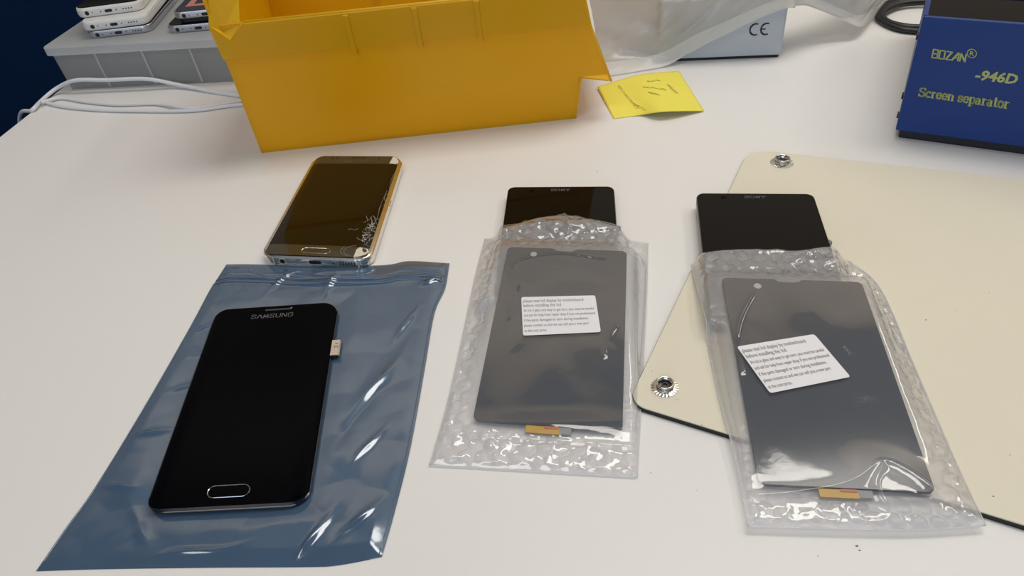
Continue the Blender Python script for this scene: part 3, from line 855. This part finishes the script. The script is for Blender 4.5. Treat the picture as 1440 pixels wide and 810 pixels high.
def ring(q, cx, cy, w, h, r, t, z, mb, zh=.15):
    o = rrect(w, h, r, 8); i = rrect(w, h, r, 8, t); n = len(o)
    v = [q(x + cx, y + cy, z) for x, y in o] + [q(x + cx, y + cy, z + zh) for x, y in rrect(w, h, r, 8, t * .4)] + [q(x + cx, y + cy, z) for x, y in i]
    f = [(k * n + a, k * n + (a + 1) % n, (k + 1) * n + (a + 1) % n, (k + 1) * n + a) for k in range(2) for a in range(n)]
    return mb.add(v, f)


def sam_logo(q, x0, x1, y0, hgt, mb, z):
    L = {'S': [[(.95, .78), (.8, 1), (.2, 1), (.05, .8), (.2, .58), (.8, .42), (.95, .2), (.8, 0), (.2, 0), (.05, .22)]],
         'A': [[(0, 0), (.5, 1), (1, 0)]], 'M': [[(0, 0), (.15, 1), (.5, 0), (.85, 1), (1, 0)]],
         'U': [[(.05, 1), (.05, .2), (.2, 0), (.8, 0), (.95, .2), (.95, 1)]], 'N': [[(.05, 0), (.05, 1), (.95, 0), (.95, 1)]],
         'G': [[(.95, .8), (.8, 1), (.2, 1), (.05, .8), (.05, .2), (.2, 0), (.8, 0), (.95, .2), (.95, .5), (.55, .5)]]}
    w = (x1 - x0) / 7
    for k, c in enumerate('SAMSUNG'):
        strokes(q, L[c], x0 + k * w, y0, w * .78, hgt, .42, mb, z, tv=.36)


# --- gold phone
gz = 8.6
gq2 = Quad([[*at((441.5, 218.5), gz)[:2], 0], [*at((567, 219), gz)[:2], 0], [*at((520, 364), gz)[:2], 0], [*at((363.5, 358), gz)[:2], 0]], 70, 142)
gpn = thing('gold_phone', gq2.o, 'gold phone with cracked curved screen lying behind the antistatic bag', 'phone')
rplate(gq2, 70, 142, 10, [(1.9, .05), (.7, .5), (.1, 1.5), (-.2, 3), (-.3, 5.0), (-.1, 6.4), (.5, 7.2), (1.2, 7.6)], n=9).build('frame', MT['gold'], gpn, smooth=False)
W_, H_ = 68.4, 140.2
scr = curved_glass(gq2, W_, H_, 9.2, gz, 2.9, 7.5, MB())
bz = scr.build('screen', MT['bronze_glass'], gpn, smooth=True)
curved_glass(gq2, W_, H_, 9.2, gz + .04, 2.9, 7.5, MB(), y0=-57.5, y1=57.5, x0=-33.6, x1=33.0).build('display_area', MT['brown_screen'], bz, smooth=True)
mb = MB(); ring(gq2, 0, -64, 18.5, 6.4, 3.1, .45, gz + .05, mb, .25); mb.build('home_button', MT['gold'], gpn, smooth=False)
mb = MB(); sam_logo(gq2, -12.5, 12, 60.0, 2.8, mb, gz + .07); mb.build('lettering', MT['logo_gold'], gpn)
rplate(gq2, 13, 1.3, .6, [(0, gz - .1), (0, gz + .07)], 1, 67.3, n=4).build('earpiece', MT['port'], gpn)
for x in (-19, -15.5, 17): rplate(gq2, 1.6, 1.6, .75, [(0, gz - .1), (0, gz + .06)], x, 66.5, n=4).build('sensor', MT['hole'], gpn)


def chip_patch(pts, name, m='chip', zoff=.22):
    v = [gq2(x, y, zc(x, W_, gz, 2.9, 7.5) + zoff) for x, y in pts]; n = len(v)
    w_ = [gq2(x, y, zc(x, W_, gz, 2.9, 7.5) - 1.2) for x, y in pts]
    return MB().add(v + w_, [tuple(range(n))] + [(i, n + i, n + (i + 1) % n, (i + 1) % n) for i in range(n)]).build(name, MT[m], gpn)


chip_patch([(26.5, 58), (31, 58), (32.6, 60.5), (32.2, 64.5), (30.6, 67.5), (27.6, 69)], 'chip')
chip_patch([(24.8, -70), (28.5, -68.6), (31.2, -65.8), (32.6, -62), (31.8, -59.2), (26.6, -58.5), (25, -61)], 'chip')
mb = MB(); rs = np.random.RandomState(11)
for k in range(34):                                     # shattered strip along the right edge
    x = 31.2 - abs(rs.randn()) * 2.6; y = -52 + rs.rand() * 36; P = []
    a = rs.rand() * 6.28; l = 1.2 + rs.rand() * 3.4
    for s_ in range(4):
        P.append((x, y)); a += rs.randn() * .7; x = min(33.2, x + math.cos(a) * l * .5); y += math.sin(a) * l
    P3 = [gq2(px, py, zc(px, W_, gz, 2.9, 7.5) + .10) for px, py in P]
    mb.tube(P3, .07 + .09 * rs.rand(), 4)
for k in range(26):
    x = 31 - rs.rand() * 5.0; y = -53 + rs.rand() * 26; s_ = .3 + rs.rand() * .8
    P = [(x + s_ * math.cos(a + rs.rand()), y + s_ * 1.3 * math.sin(a + rs.rand())) for a in (0, 2.1, 4.2)]
    mb.add([gq2(px, py, zc(px, W_, gz, 2.9, 7.5) + .14) for px, py in P], [(0, 1, 2)])
mb.build('shatter', MT['crack'], gpn)
for P in ([(21, -69), (16.5, -66), (15.5, -62), (17, -58.5)], [(23.5, -69), (18.6, -66), (17.6, -62), (20, -58), (24, -56)], [(33, -15), (30, -8), (32.8, 0), (30.8, 8), (32.6, 14)], [(33, 2), (31, 9), (33.2, 15)], [(32.5, 20), (31.8, 35), (33, 52)], [(30, -30), (31, -20), (30.4, -5), (31.4, 18)]):
    MB().tube(catmull([gq2(x, y, zc(x, W_, gz, 2.9, 7.5) + .08) for x, y in P], 5), .09, 4).build('crack', MT['crack'], gpn)


def hole(q, H2, x, z, rx, rz, name, m, parent, o=.12):
    mb = MB(); ls = []
    for oo in (-.6, o):
        l = []
        for k in np.linspace(0, 2 * math.pi, 20, endpoint=False):
            cxs = (rx - rz) * (1 if math.cos(k) > 0 else -1) if rx > rz else 0
            l.append(q(x + cxs + rz * math.cos(k), -H2 - oo, z + rz * math.sin(k)))
        ls.append(l)
    return mb.loops(ls).build(name, m, parent)


hs = hole(gq2, 71.3, -20.8, 4.1, 2.4, 2.4, 'headphone_socket', MT['gold_dark'], gpn, .1)
hole(gq2, 71.4, -20.8, 4.1, 1.7, 1.7, 'bore', MT['hole'], hs)
hole(gq2, 71.3, 0, 4.1, 4.0, 1.4, 'charging_port', MT['hole'], gpn)
hole(gq2, 71.3, 11.5, 4.1, .45, .45, 'microphone', MT['hole'], gpn)
for k in range(6):
    for j in range(2): hole(gq2, 71.3, 16 + k * 1.75, 3.4 + j * 1.45, .5, .5, 'speaker_hole', MT['hole'], gpn)
for x in (-26.5, 27):
    MB().box((x - .5, -71.38, .9), (x + .5, -69.8, 7.0), T=gq2).build('antenna_band', MT['gold_dark'], gpn)
MB().box((34.6, -2, 3.4), (35.65, 8, 5.4), T=gq2).build('power_button', MT['gold'], gpn, bevel=.3)

# --- curved display assembly on the antistatic bag
sz = 5.6
sq2 = Quad([[*at(p, sz - 2)[:2], 1.25] for p in ((302.5, 438.5), (476.5, 427), (432.5, 709), (200.5, 721))], 70, 141)
sz -= 1.25
dsp = thing('display_assembly', sq2.o, 'black curved phone display with oval home button lying on the antistatic bag', 'phone display')
rplate(sq2, 70, 141, 8.5, [(1.6, .0), (.4, .25), (0, .8), (0, 1.5), (.5, 1.8)], n=9).build('frame', MT['sam_rim'], dsp, smooth=False)
gls = curved_glass(sq2, 69.4, 140.4, 8.2, sz - .4, 2.7, 8.5, MB()).build('glass', MT['sam_glass'], dsp, smooth=True)
# lower skirt between frame and glass along the two short ends
for s_ in (-1, 1):
    mb = MB(); r = 8.2; h2 = 140.4 / 2; w2 = 69.4 / 2; xs = np.linspace(-w2 + .1, w2 - .1, 40); lo = []; hi = []
    for x in xs:
        d = max(0, abs(x) - (w2 - r)); y = h2 - (r - math.sqrt(max(0, r * r - d * d)))
        lo.append(sq2(x, s_ * y, 1.2)); hi.append(sq2(x, s_ * y, zc(x, 69.4, sz - .4, 2.7, 8.5)))
    mb.loops([lo, hi], False, False, closed=False)
    mb.build('end_wall', MT['sam_rim'], dsp, smooth=True)
zs = sz - .4
mb = MB(); ring(sq2, 0.5, -62.2, 18.5, 7.0, 3.3, .45, zs + .03, mb, .2); mb.build('home_button', MT['chrome'], dsp)
mb = MB(); sam_logo(sq2, -12.2, 11.6, 59.8, 3.3, mb, zs + .06); mb.build('lettering', MT['logo_dim2'], dsp)
mb = MB()
rplate(sq2, 15, 1.3, .6, [(0, zs - .1), (0, zs + .06)], 2, 66.9, n=4, mb=mb); mb.build('earpiece', MT['logo_dim'], dsp)
mb = MB(); rplate(sq2, 1.1, .9, .4, [(0, zs - .1), (0, zs + .09)], 9.2, 67.6, n=4, mb=mb); mb.build('sensor', MT['chrome'], dsp)
# folded flex tab sticking out on the right
fx = MB(); fx.box((34.5, 26, 1.0), (39.0, 38.5, 1.3), T=sq2); fx.box((34.6, 26.0, 1.3), (38.8, 38.2, 2.5), T=sq2)
ft = fx.build('flex_tab', MT['flex'], dsp)
MB().box((34.6, 25.4, .9), (38.9, 26.0, 2.3), T=sq2).build('contact', MT['black'], ft)
mb = MB(); write(sq2, 'M', 36.2, 38.2, 31.5, 2.5, mb, 2.56); write(sq2, 'v', 36.2, 38.2, 34.5, 2.6, mb, 2.56); mb.build('marking', MT['logo_dim'], ft)


# ------------------------------------------------------------------ flat black phones, bags, displays and stickers
def sony(corn, zb, length, label, side_strip):
    zt = zb + 7.9
    tl, tr = at(corn[0], zt), at(corn[1], zt); bl, br = at(corn[2], zt), at(corn[3], zt)
    dL = (bl - tl); dL /= np.linalg.norm(dL); dR = (br - tr); dR /= np.linalg.norm(dR); d = dL + dR; d /= np.linalg.norm(d)
    cc_ = [tl, tr, tr + d * length, tl + d * length]
    q = Quad([[c[0], c[1], zb] for c in cc_], 71, length)
    t = thing('black_phone', q.o, label, 'phone', 'black phones lying under the bubble bags')
    rplate(q, 71, length, 5.0, [(1.0, 0), (.1, .5), (0, 1.2), (0, 6.9), (.3, 7.4)], n=7).build('body', MT['sony_rim'], t)
    rplate(q, 70.2, length - .8, 4.6, [(0, 7.4), (0, 7.7), (.3, 7.9)], n=7).build('screen', MT['sony'], t)
    MB().box((-35.65, -length / 2 + 8, 2.2), (-35.2, length / 2 - 8, 5.6), T=q).build('side_strip', MT['sony_steel'], t)
    MB().box((35.2, -length / 2 + 8, 2.2), (35.65, length / 2 - 8, 5.6), T=q).build('side_strip', MT['sony_steel'], t)
    MB().lathe([(2.2, 0), (2.2, 2.0), (1.8, 2.4)], q(36.0, 14, 3.0), 16).build('power_button', MT['sony_steel'], t)
    L = {'S': [[(.92, .75), (.8, 1), (.2, 1), (.05, .78), (.2, .55), (.8, .45), (.95, .22), (.8, 0), (.2, 0), (.05, .25)]],
         'O': [[(.25, 0), (.02, .3), (.02, .7), (.25, 1), (.75, 1), (.98, .7), (.98, .3), (.75, 0), (.25, 0)]],
         'N': [[(.15, 0), (.15, 1), (.85, 0), (.85, 1)], [(0, 1), (.2, 1)], [(0, 0), (.3, 0)], [(.7, 1), (1, 1)]],
         'Y': [[(.05, 1), (.5, .45), (.95, 1)], [(.5, .45), (.5, 0)], [(.3, 0), (.7, 0)], [(-.08, 1), (.2, 1)], [(.8, 1), (1.08, 1)]]}
    mb = MB()
    for k, ch in enumerate('SONY'):
        strokes(q, L[ch], -5.6 + k * 3.3 - .6, length / 2 - 5.8, 2.6, 2.3, .62, mb, 7.96, tv=.42)
    mb.build('lettering', MT['logo_dim2'], t)
    rplate(q, 3.2, 3.2, 1.5, [(0, 7.8), (0, 7.93)], -19, length / 2 - 5.5, n=5).build('front_camera', MT['black_gloss'], t)
    return q


sa = sony(((714.5, 262.5), (863.5, 261.5), (708, 318), (866, 318)), .3, 118, 'flat black phone on the bare table showing under the left bubble bag', True)
sbq = sony(((979, 271), (1144, 272), (986, 350), (1171, 348)), MZ, 124, 'flat black phone on the cream mat showing under the right bubble bag', True)

TXT = [('please test lcd display by motherboard', .83, 1.0), ('before installing the lcd.', .53, 1.0), ('As lcd is glass and easy to get torn, you must be careful', .955, .86),
       ('and ask for help from repair shop if you not professional', .965, .86), ('if the parts damaged or torn during installation.', .87, .86),
       ('please contact us and we can sell you a new part', .86, .86), ('at the cost price.', .30, .86)]


def bubble_bag(which, left, right, bottom, top, lcd, z_lo, z_hi, ground, edge_top_z, phone_q, sticker_px, labels, notch_u, cam_u, flex_u, seed, bulges, creases, ink, side=(1, 1)):
    # --- the bare display lying inside, its far end raised on the phone underneath
    lc = [at(lcd[0], z_hi), at(lcd[1], z_hi), at(lcd[2], z_lo), at(lcd[3], z_lo)]
    q = Quad(lc, 69, 138)
    t = thing('lcd_panel', [q.o[0], q.o[1], z_lo], labels[1], 'display panel', 'bare displays inside the bubble bags')

    def outl(i):
        o = rrect(69, 138, 3.2, 6, i); nx = (notch_u - .5) * 69; k = 12 + 6; res = o[:18]
        # notch in the top edge, between the top right and top left corners
        res += [(nx + 7.5, 69 - i), (nx + 6.2, 68.5 - i), (nx + 5.2, 67.2 - i), (nx + 2.5, 66.6 - i), (nx - 2.5, 66.6 - i), (nx - 5.2, 67.2 - i), (nx - 6.2, 68.5 - i), (nx - 7.5, 69 - i)]
        return res + o[18:]
    plate(q, outl, [(0.2, -1.5), (0, -1.3), (0, -.2), (.25, 0)]).build('glass', MT['lcd'], t)
    MB().loops([[q((cam_u - .5) * 69 + 1.9 * math.cos(a), 62.5 + 2.2 * math.sin(a), z) for a in np.linspace(0, 2 * math.pi, 18, endpoint=False)] for z in (-.1, .06)]).build('camera_window', MT['lens'], t)
    fxx = (flex_u - .5) * 69
    fl = MB(); fl.box((fxx - 8, -73.4, -1.2), (fxx + 7.5, -68.8, -.7), T=q); f1 = fl.build('flex_cable', MT['flex_orange'], t)
    MB().box((fxx + .5, -70.4, -.75), (fxx + 7, -68.9, -.4), T=q).build('contact', MT['flex_red'], f1)
    MB().box((fxx + 7.5, -73.0, -1.2), (fxx + 13, -69, -.6), T=q).build('contact', MT['flex_grey'], f1)
    # --- the bag round it
    B = catmull([at(p, ground + .5) for p in bottom], 6); T = catmull([at(p, edge_top_z) for p in top], 6)
    Ls = [at(p, ground + 1.0 + (edge_top_z - ground) * k) for p, k in left]; Rs = [at(p, ground + 1.0 + (edge_top_z - ground) * k) for p, k in right]
    Ls[0], Ls[-1] = B[0], T[0]; Rs[0], Rs[-1] = B[-1], T[-1]
    nu, nv = 170, 250
    G = coons(B, T, catmull(Ls, 6), catmull(Rs, 6), nu, nv)
    ex = (lc[1] - lc[0] + lc[2] - lc[3]) / 2; ex[2] = 0; wx = np.linalg.norm(ex); ex /= wx
    ey = (lc[0] - lc[3] + lc[1] - lc[2]) / 2; slope_n = ey[2]; ey[2] = 0; wy = np.linalg.norm(ey); ey /= wy
    D = G - q.o; lx = D @ ex; ly = D @ ey
    # skewed local coordinates so that they follow the panel's own corners
    det = ex[0] * ey[1] - ex[1] * ey[0]
    sx_ = (D[..., 0] * ey[1] - D[..., 1] * ey[0]) / det; sy_ = (ex[0] * D[..., 1] - ex[1] * D[..., 0]) / det
    dx = np.abs(sx_) - wx / 2; dy = np.abs(sy_) - wy / 2
    dist = np.where((dx > 0) & (dy > 0), np.hypot(np.maximum(dx, 0), np.maximum(dy, 0)), np.maximum(dx, dy))
    zpl = (z_lo + z_hi) / 2 + (z_hi - z_lo) * np.clip(sy_ / wy, -.5, .5)
    U, V = np.meshgrid(np.linspace(0, 1, nu), np.linspace(0, 1, nv))
    X, Y = G[..., 0], G[..., 1]
    edge = np.minimum(np.minimum(U * 88, (1 - U) * 88), np.minimum(V * 190, (1 - V) * 190))
    w = sstep(0, 13, dist)
    # what the loose border lies on: the phone at the far end, else the ground
    if phone_q is not None:
        pc = phone_q.o; dP = G - pc; pex = (phone_q.c[1] - phone_q.c[0]) / np.linalg.norm(phone_q.c[1] - phone_q.c[0]); pey = np.array([-pex[1], pex[0], 0])
        pd = np.maximum(np.abs(dP @ pex) - 36, np.abs(dP @ pey) - phone_q.h / 2)
        sup = ground + (phone_q.o[2] - ground + 8.6) * (1 - sstep(-1, 9, pd))
    else: sup = np.full(X.shape, ground)
    bub_x, bub_y = sx_ / 8.2 + vnoise(X / 12, Y / 12, seed + 1) * .5, sy_ / 8.2 + vnoise(X / 12, Y / 12, seed + 2) * .5
    row = np.floor(bub_y / .87); fx_ = (bub_x + .5 * (row % 2)) % 1 - .5; fy_ = (bub_y / .87 - row - .5) * .87
    dome = np.sqrt(np.clip(1 - (np.hypot(fx_, fy_) / .46) ** 2, 0, 1))
    crush = .45 + 1.1 * np.clip(vnoise(X / 9, Y / 9, seed + 3) + .5, 0, 1)
    outer = sstep(0, 4, edge) * (side[0] + (side[1] - side[0]) * sstep(-wx * .45, wx * .55, sx_ + vnoise(X / 20, Y / 20, 77) * 6))
    outer = np.where(np.abs(sy_) > wy * .47, sstep(0, 4, edge) * .5 + outer * .5, outer)
    zw = sup + .5 + dome * 1.5 * crush * outer + vnoise(X / 6, Y / 6, seed) * .8 * outer
    base_w = np.minimum(zw * w + (zpl - 2.6) * (1 - w), 1e9)
    Gw = G.copy(); Gw[..., 2] = base_w
    ba = thing('bubble_bag', [G[..., 0].mean(), G[..., 1].mean(), ground], labels[0], 'bag', 'clear bubble bags holding bare displays')
    grid_mb(Gw).build('bubble_layer', MT['wrap'], ba, smooth=True)
    # clear front film, taut over the panel, crumpled in the border
    cr = (worley(X / 9, Y / 9, seed + 5) - .4) * 2.0 + (worley(X / 4.5, Y / 4.5, seed + 6) - .4) * .9 + vnoise(X / 3, Y / 3, seed + 9) * .5
    taut = vnoise(sx_ / 22, sy_ / 30, seed + 7) * 1.1 + vnoise(sx_ / 11 + sy_ / 40, sy_ / 24, seed + 8) * .28
    taut = taut * (1 - .45 * sstep(.1, -.4, sy_ / wy))
    zf = (np.maximum(sup + 2.6, base_w + .6) + np.maximum(cr, -1.2) * outer) * w + (zpl + 1.1 + taut) * (1 - w)
    zf += 2.2 * np.exp(-((dist - 7) / 5) ** 2) * 0.0
    P_ = lambda px: at(px, (z_lo + z_hi) / 2)
    for (px, rx, ry, ang, hh) in bulges:
        c = P_(px); a = math.radians(ang); ddx, ddy = X - c[0], Y - c[1]; s_ = ddx * math.cos(a) + ddy * math.sin(a); t_ = -ddx * math.sin(a) + ddy * math.cos(a)
        zf += hh * np.exp(-((s_ / rx) ** 2 + (t_ / ry) ** 2))
    for (line, hh, wd_) in creases:
        P = catmull([P_(p) for p in line], 6)[:, :2]; dm = np.full(X.shape, 99.0)
        for a, b in zip(P[:-1], P[1:]):
            ab = b - a; tt_ = np.clip(((X - a[0]) * ab[0] + (Y - a[1]) * ab[1]) / (ab @ ab), 0, 1)
            dm = np.minimum(dm, np.hypot(X - a[0] - tt_ * ab[0], Y - a[1] - tt_ * ab[1]))
        zf += hh * np.exp(-(dm / wd_) ** 1.3)
    zf = zf * sstep(-.5, 3.5, edge) + (sup + .9) * (1 - sstep(-.5, 3.5, edge))
    zf = np.maximum(zf, base_w + .25)
    # keep clear of the panel
    zf = np.where(dist < 1.0, np.maximum(zf, zpl + .45), zf)
    Gf = G.copy(); Gf[..., 2] = zf
    grid_mb(Gf).build('front_film', MT['clear'], ba, smooth=True)
    for uu in (0, nu - 1):
        MB().tube(Gf[::4, uu], .28, 5).build('edge_weld', MT['wrap'], ba, smooth=True)
    MB().tube(Gf[0, ::4], .3, 5).build('edge_weld', MT['wrap'], ba, smooth=True)
    # --- printed sticker on the film
    from_px = [(z_lo + z_hi) / 2 + (z_hi - z_lo) * .12 + 2.0] * 4
    zp = lambda p: z_lo + (z_hi - z_lo) * np.clip((local(q, at(p, (z_lo + z_hi) / 2))[1] / 138) + .5, 0, 1) + 1.35
    sqd = Quad([at(p, zp(p)) for p in sticker_px], 40, 20)
    st = rplate(sqd, 40, 20, 1.0, [(0, -.05), (0, .12)], n=4).build('sticker', MT['sticker'], ba)
    st['label'] = 'white printed sticker'
    mb = MB(); yb = 20 / 2 - 3.0
    steps = [0, 2.45, 4.95, 7.5, 10.1, 12.75, 15.4]
    for (s_, fr_, sz_), st_ in zip(TXT, steps):
        write(sqd, s_, -19.1, -19.1 + 39.0 * fr_, yb - st_, 2.35 * sz_, mb, .18, bold=.0)
    mb.build('lettering', MT[ink], st)
    # film around the sticker must stay under it
    me = [o for o in ba.children if o.name.startswith('front_film')][0].data
    org = WL[[o for o in ba.children if o.name.startswith('front_film')][0].name]
    sex = (sqd.c[1] - sqd.c[0]) / 40; sey = (sqd.c[0] - sqd.c[3]) / 20
    A2 = np.array([[sex[0], sey[0]], [sex[1], sey[1]]]); inv = np.linalg.inv(A2)
    nrm = sqd.n
    co = np.empty(len(me.vertices) * 3); me.vertices.foreach_get('co', co); co = co.reshape(-1, 3)
    wp = co * 1000 + org; ab = (wp[:, :2] - sqd.o[:2]) @ inv.T
    inside = 1 - sstep(-1, 10, np.maximum(np.abs(ab[:, 0]) - 20, np.abs(ab[:, 1]) - 10))
    pz = sqd.o[2] - ((wp[:, 0] - sqd.o[0]) * nrm[0] + (wp[:, 1] - sqd.o[1]) * nrm[1]) / nrm[2] - .35
    nz = wp[:, 2] * (1 - inside) + pz * inside
    co[:, 2] = (nz - org[2]) / 1000; me.vertices.foreach_set('co', co.ravel()); me.update()
    return ba


bubble_bag('left',
           left=[((604, 655), 0), ((628, 570), 0), ((650, 470), .1), ((668, 380), .3), ((680, 320), 1)],
           right=[((896, 672), 0), ((901, 580), 0), ((906, 480), .1), ((910, 400), .3), ((912, 326), 1)],
           bottom=[(604, 655), (660, 658), (760, 664), (896, 672)],
           top=[(680, 320), (706, 320), (730, 314), (760, 306), (795, 303), (830, 308), (870, 319), (912, 326)],
           lcd=[(714.5, 346.8), (881.5, 352.8), (875.3, 606.5), (664.5, 590.5)], z_lo=3.6, z_hi=14.0, ground=0.0, edge_top_z=9.5, phone_q=sa,
           sticker_px=[(733, 418), (837, 415.5), (845, 467), (735.5, 472)],
           labels=('clear bubble bag on the bare table, straight, left of the two', 'bare dark display panel inside the left bubble bag on the table'),
           notch_u=.49, cam_u=.23, flex_u=.48, seed=31,
           bulges=[((770, 590), 30, 6, -8, 1.6), ((850, 470), 10, 22, 10, .9), ((720, 400), 9, 26, 20, .8), ((800, 325), 26, 7, -8, 4.0)],
           creases=[([(722, 385), (740, 372), (790, 368), (850, 374)], .5, 1.2), ([(722, 385), (730, 402), (716, 450)], .45, 1.0), ([(868, 462), (855, 480), (850, 500)], .7, .9),
                    ([(680, 603), (740, 608), (810, 612), (890, 618)], 1.0, 1.2), ([(706, 321), (720, 335), (740, 345)], 2.0, 3), ([(793, 305), (798, 318), (800, 335)], 2.5, 1.6)], ink='ink', side=(1, .25))
bubble_bag('right',
           left=[((1052, 741), 0), ((1035, 650), 0), ((1012, 560), .1), ((990, 450), .3), ((973, 358), 1)],
           right=[((1386, 740), 0), ((1345, 650), 0), ((1290, 520), .1), ((1240, 400), .3), ((1198, 350), 1)],
           bottom=[(1052, 741), (1150, 744), (1280, 746), (1386, 740)],
           top=[(973, 358), (1010, 352), (1060, 350), (1120, 352), (1160, 347), (1198, 350)],
           lcd=[(1015, 389.8), (1211.5, 396), (1316.5, 693), (1067, 681)], z_lo=6.6, z_hi=17.0, ground=MZ, edge_top_z=12.5, phone_q=sbq,
           sticker_px=[(1036, 487.5), (1145, 470), (1196, 530), (1083, 553)],
           labels=('clear bubble bag lying askew on the cream mat, right of the two', 'bare dark display panel inside the right bubble bag on the cream mat'),
           notch_u=.48, cam_u=.25, flex_u=.46, seed=57,
           bulges=[((1255, 672), 19, 13, -25, 3.4), ((1300, 692), 14, 7, 0, 1.2), ((1190, 470), 16, 22, 0, .8)],
           creases=[([(1056, 425), (1040, 455), (1036, 480), (1045, 525)], 1.0, .8), ([(1068, 688), (1120, 684), (1200, 672), (1240, 648), (1275, 660), (1318, 690)], 1.6, 1.6),
                    ([(1240, 655), (1232, 680), (1250, 705)], 1.2, 1.4), ([(1050, 600), (1060, 630), (1066, 660)], .35, 3)], ink='ink_black', side=(.4, 1))

# ------------------------------------------------------------------ dust specks on the table
mb = MB(); rs = np.random.RandomState(2)
spots = [(840, 241, .9), (1205, 768, 1.2), (1209, 774, .9), (915, 665, .5), (120, 300, .4), (240, 395, .35), (640, 232, .4), (1180, 200, .4), (575, 580, .3), (980, 690, .4), (1150, 782, .5), (905, 150, .3)]
for px, py, r in spots:
    p = at((px, py)); r *= .55; mb.loops([[(p[0] + r * k * math.cos(a) * (1 + .4 * math.sin(3 * a)), p[1] + r * k * .6 * math.sin(a), z) for a in np.linspace(0, 6.283, 7, endpoint=False)] for k, z in ((1, .02), (.8, .35 * r + .05))])
for px, py, r in ((1302, 450, .8), (1345, 437, .5), (952, 562, .5), (987, 598, .6), (917, 522, .5), (1397, 698, .8), (1420, 640, .5), (1391, 412, .5)):
    p = at((px, py), MZ); r *= .6; mb.loops([[(p[0] + r * k * math.cos(a) * (1 + .4 * math.sin(2 * a)), p[1] + r * k * .6 * math.sin(a), MZ + z) for a in np.linspace(0, 6.283, 7, endpoint=False)] for k, z in ((1, .02), (.8, .3 * r + .03))])
o = mb.build('dust_specks', MT['dust'], origin=(0, 450, 0))
tag(o, 'tiny dark dust specks scattered over the table and the mat', 'dust', kind='stuff')
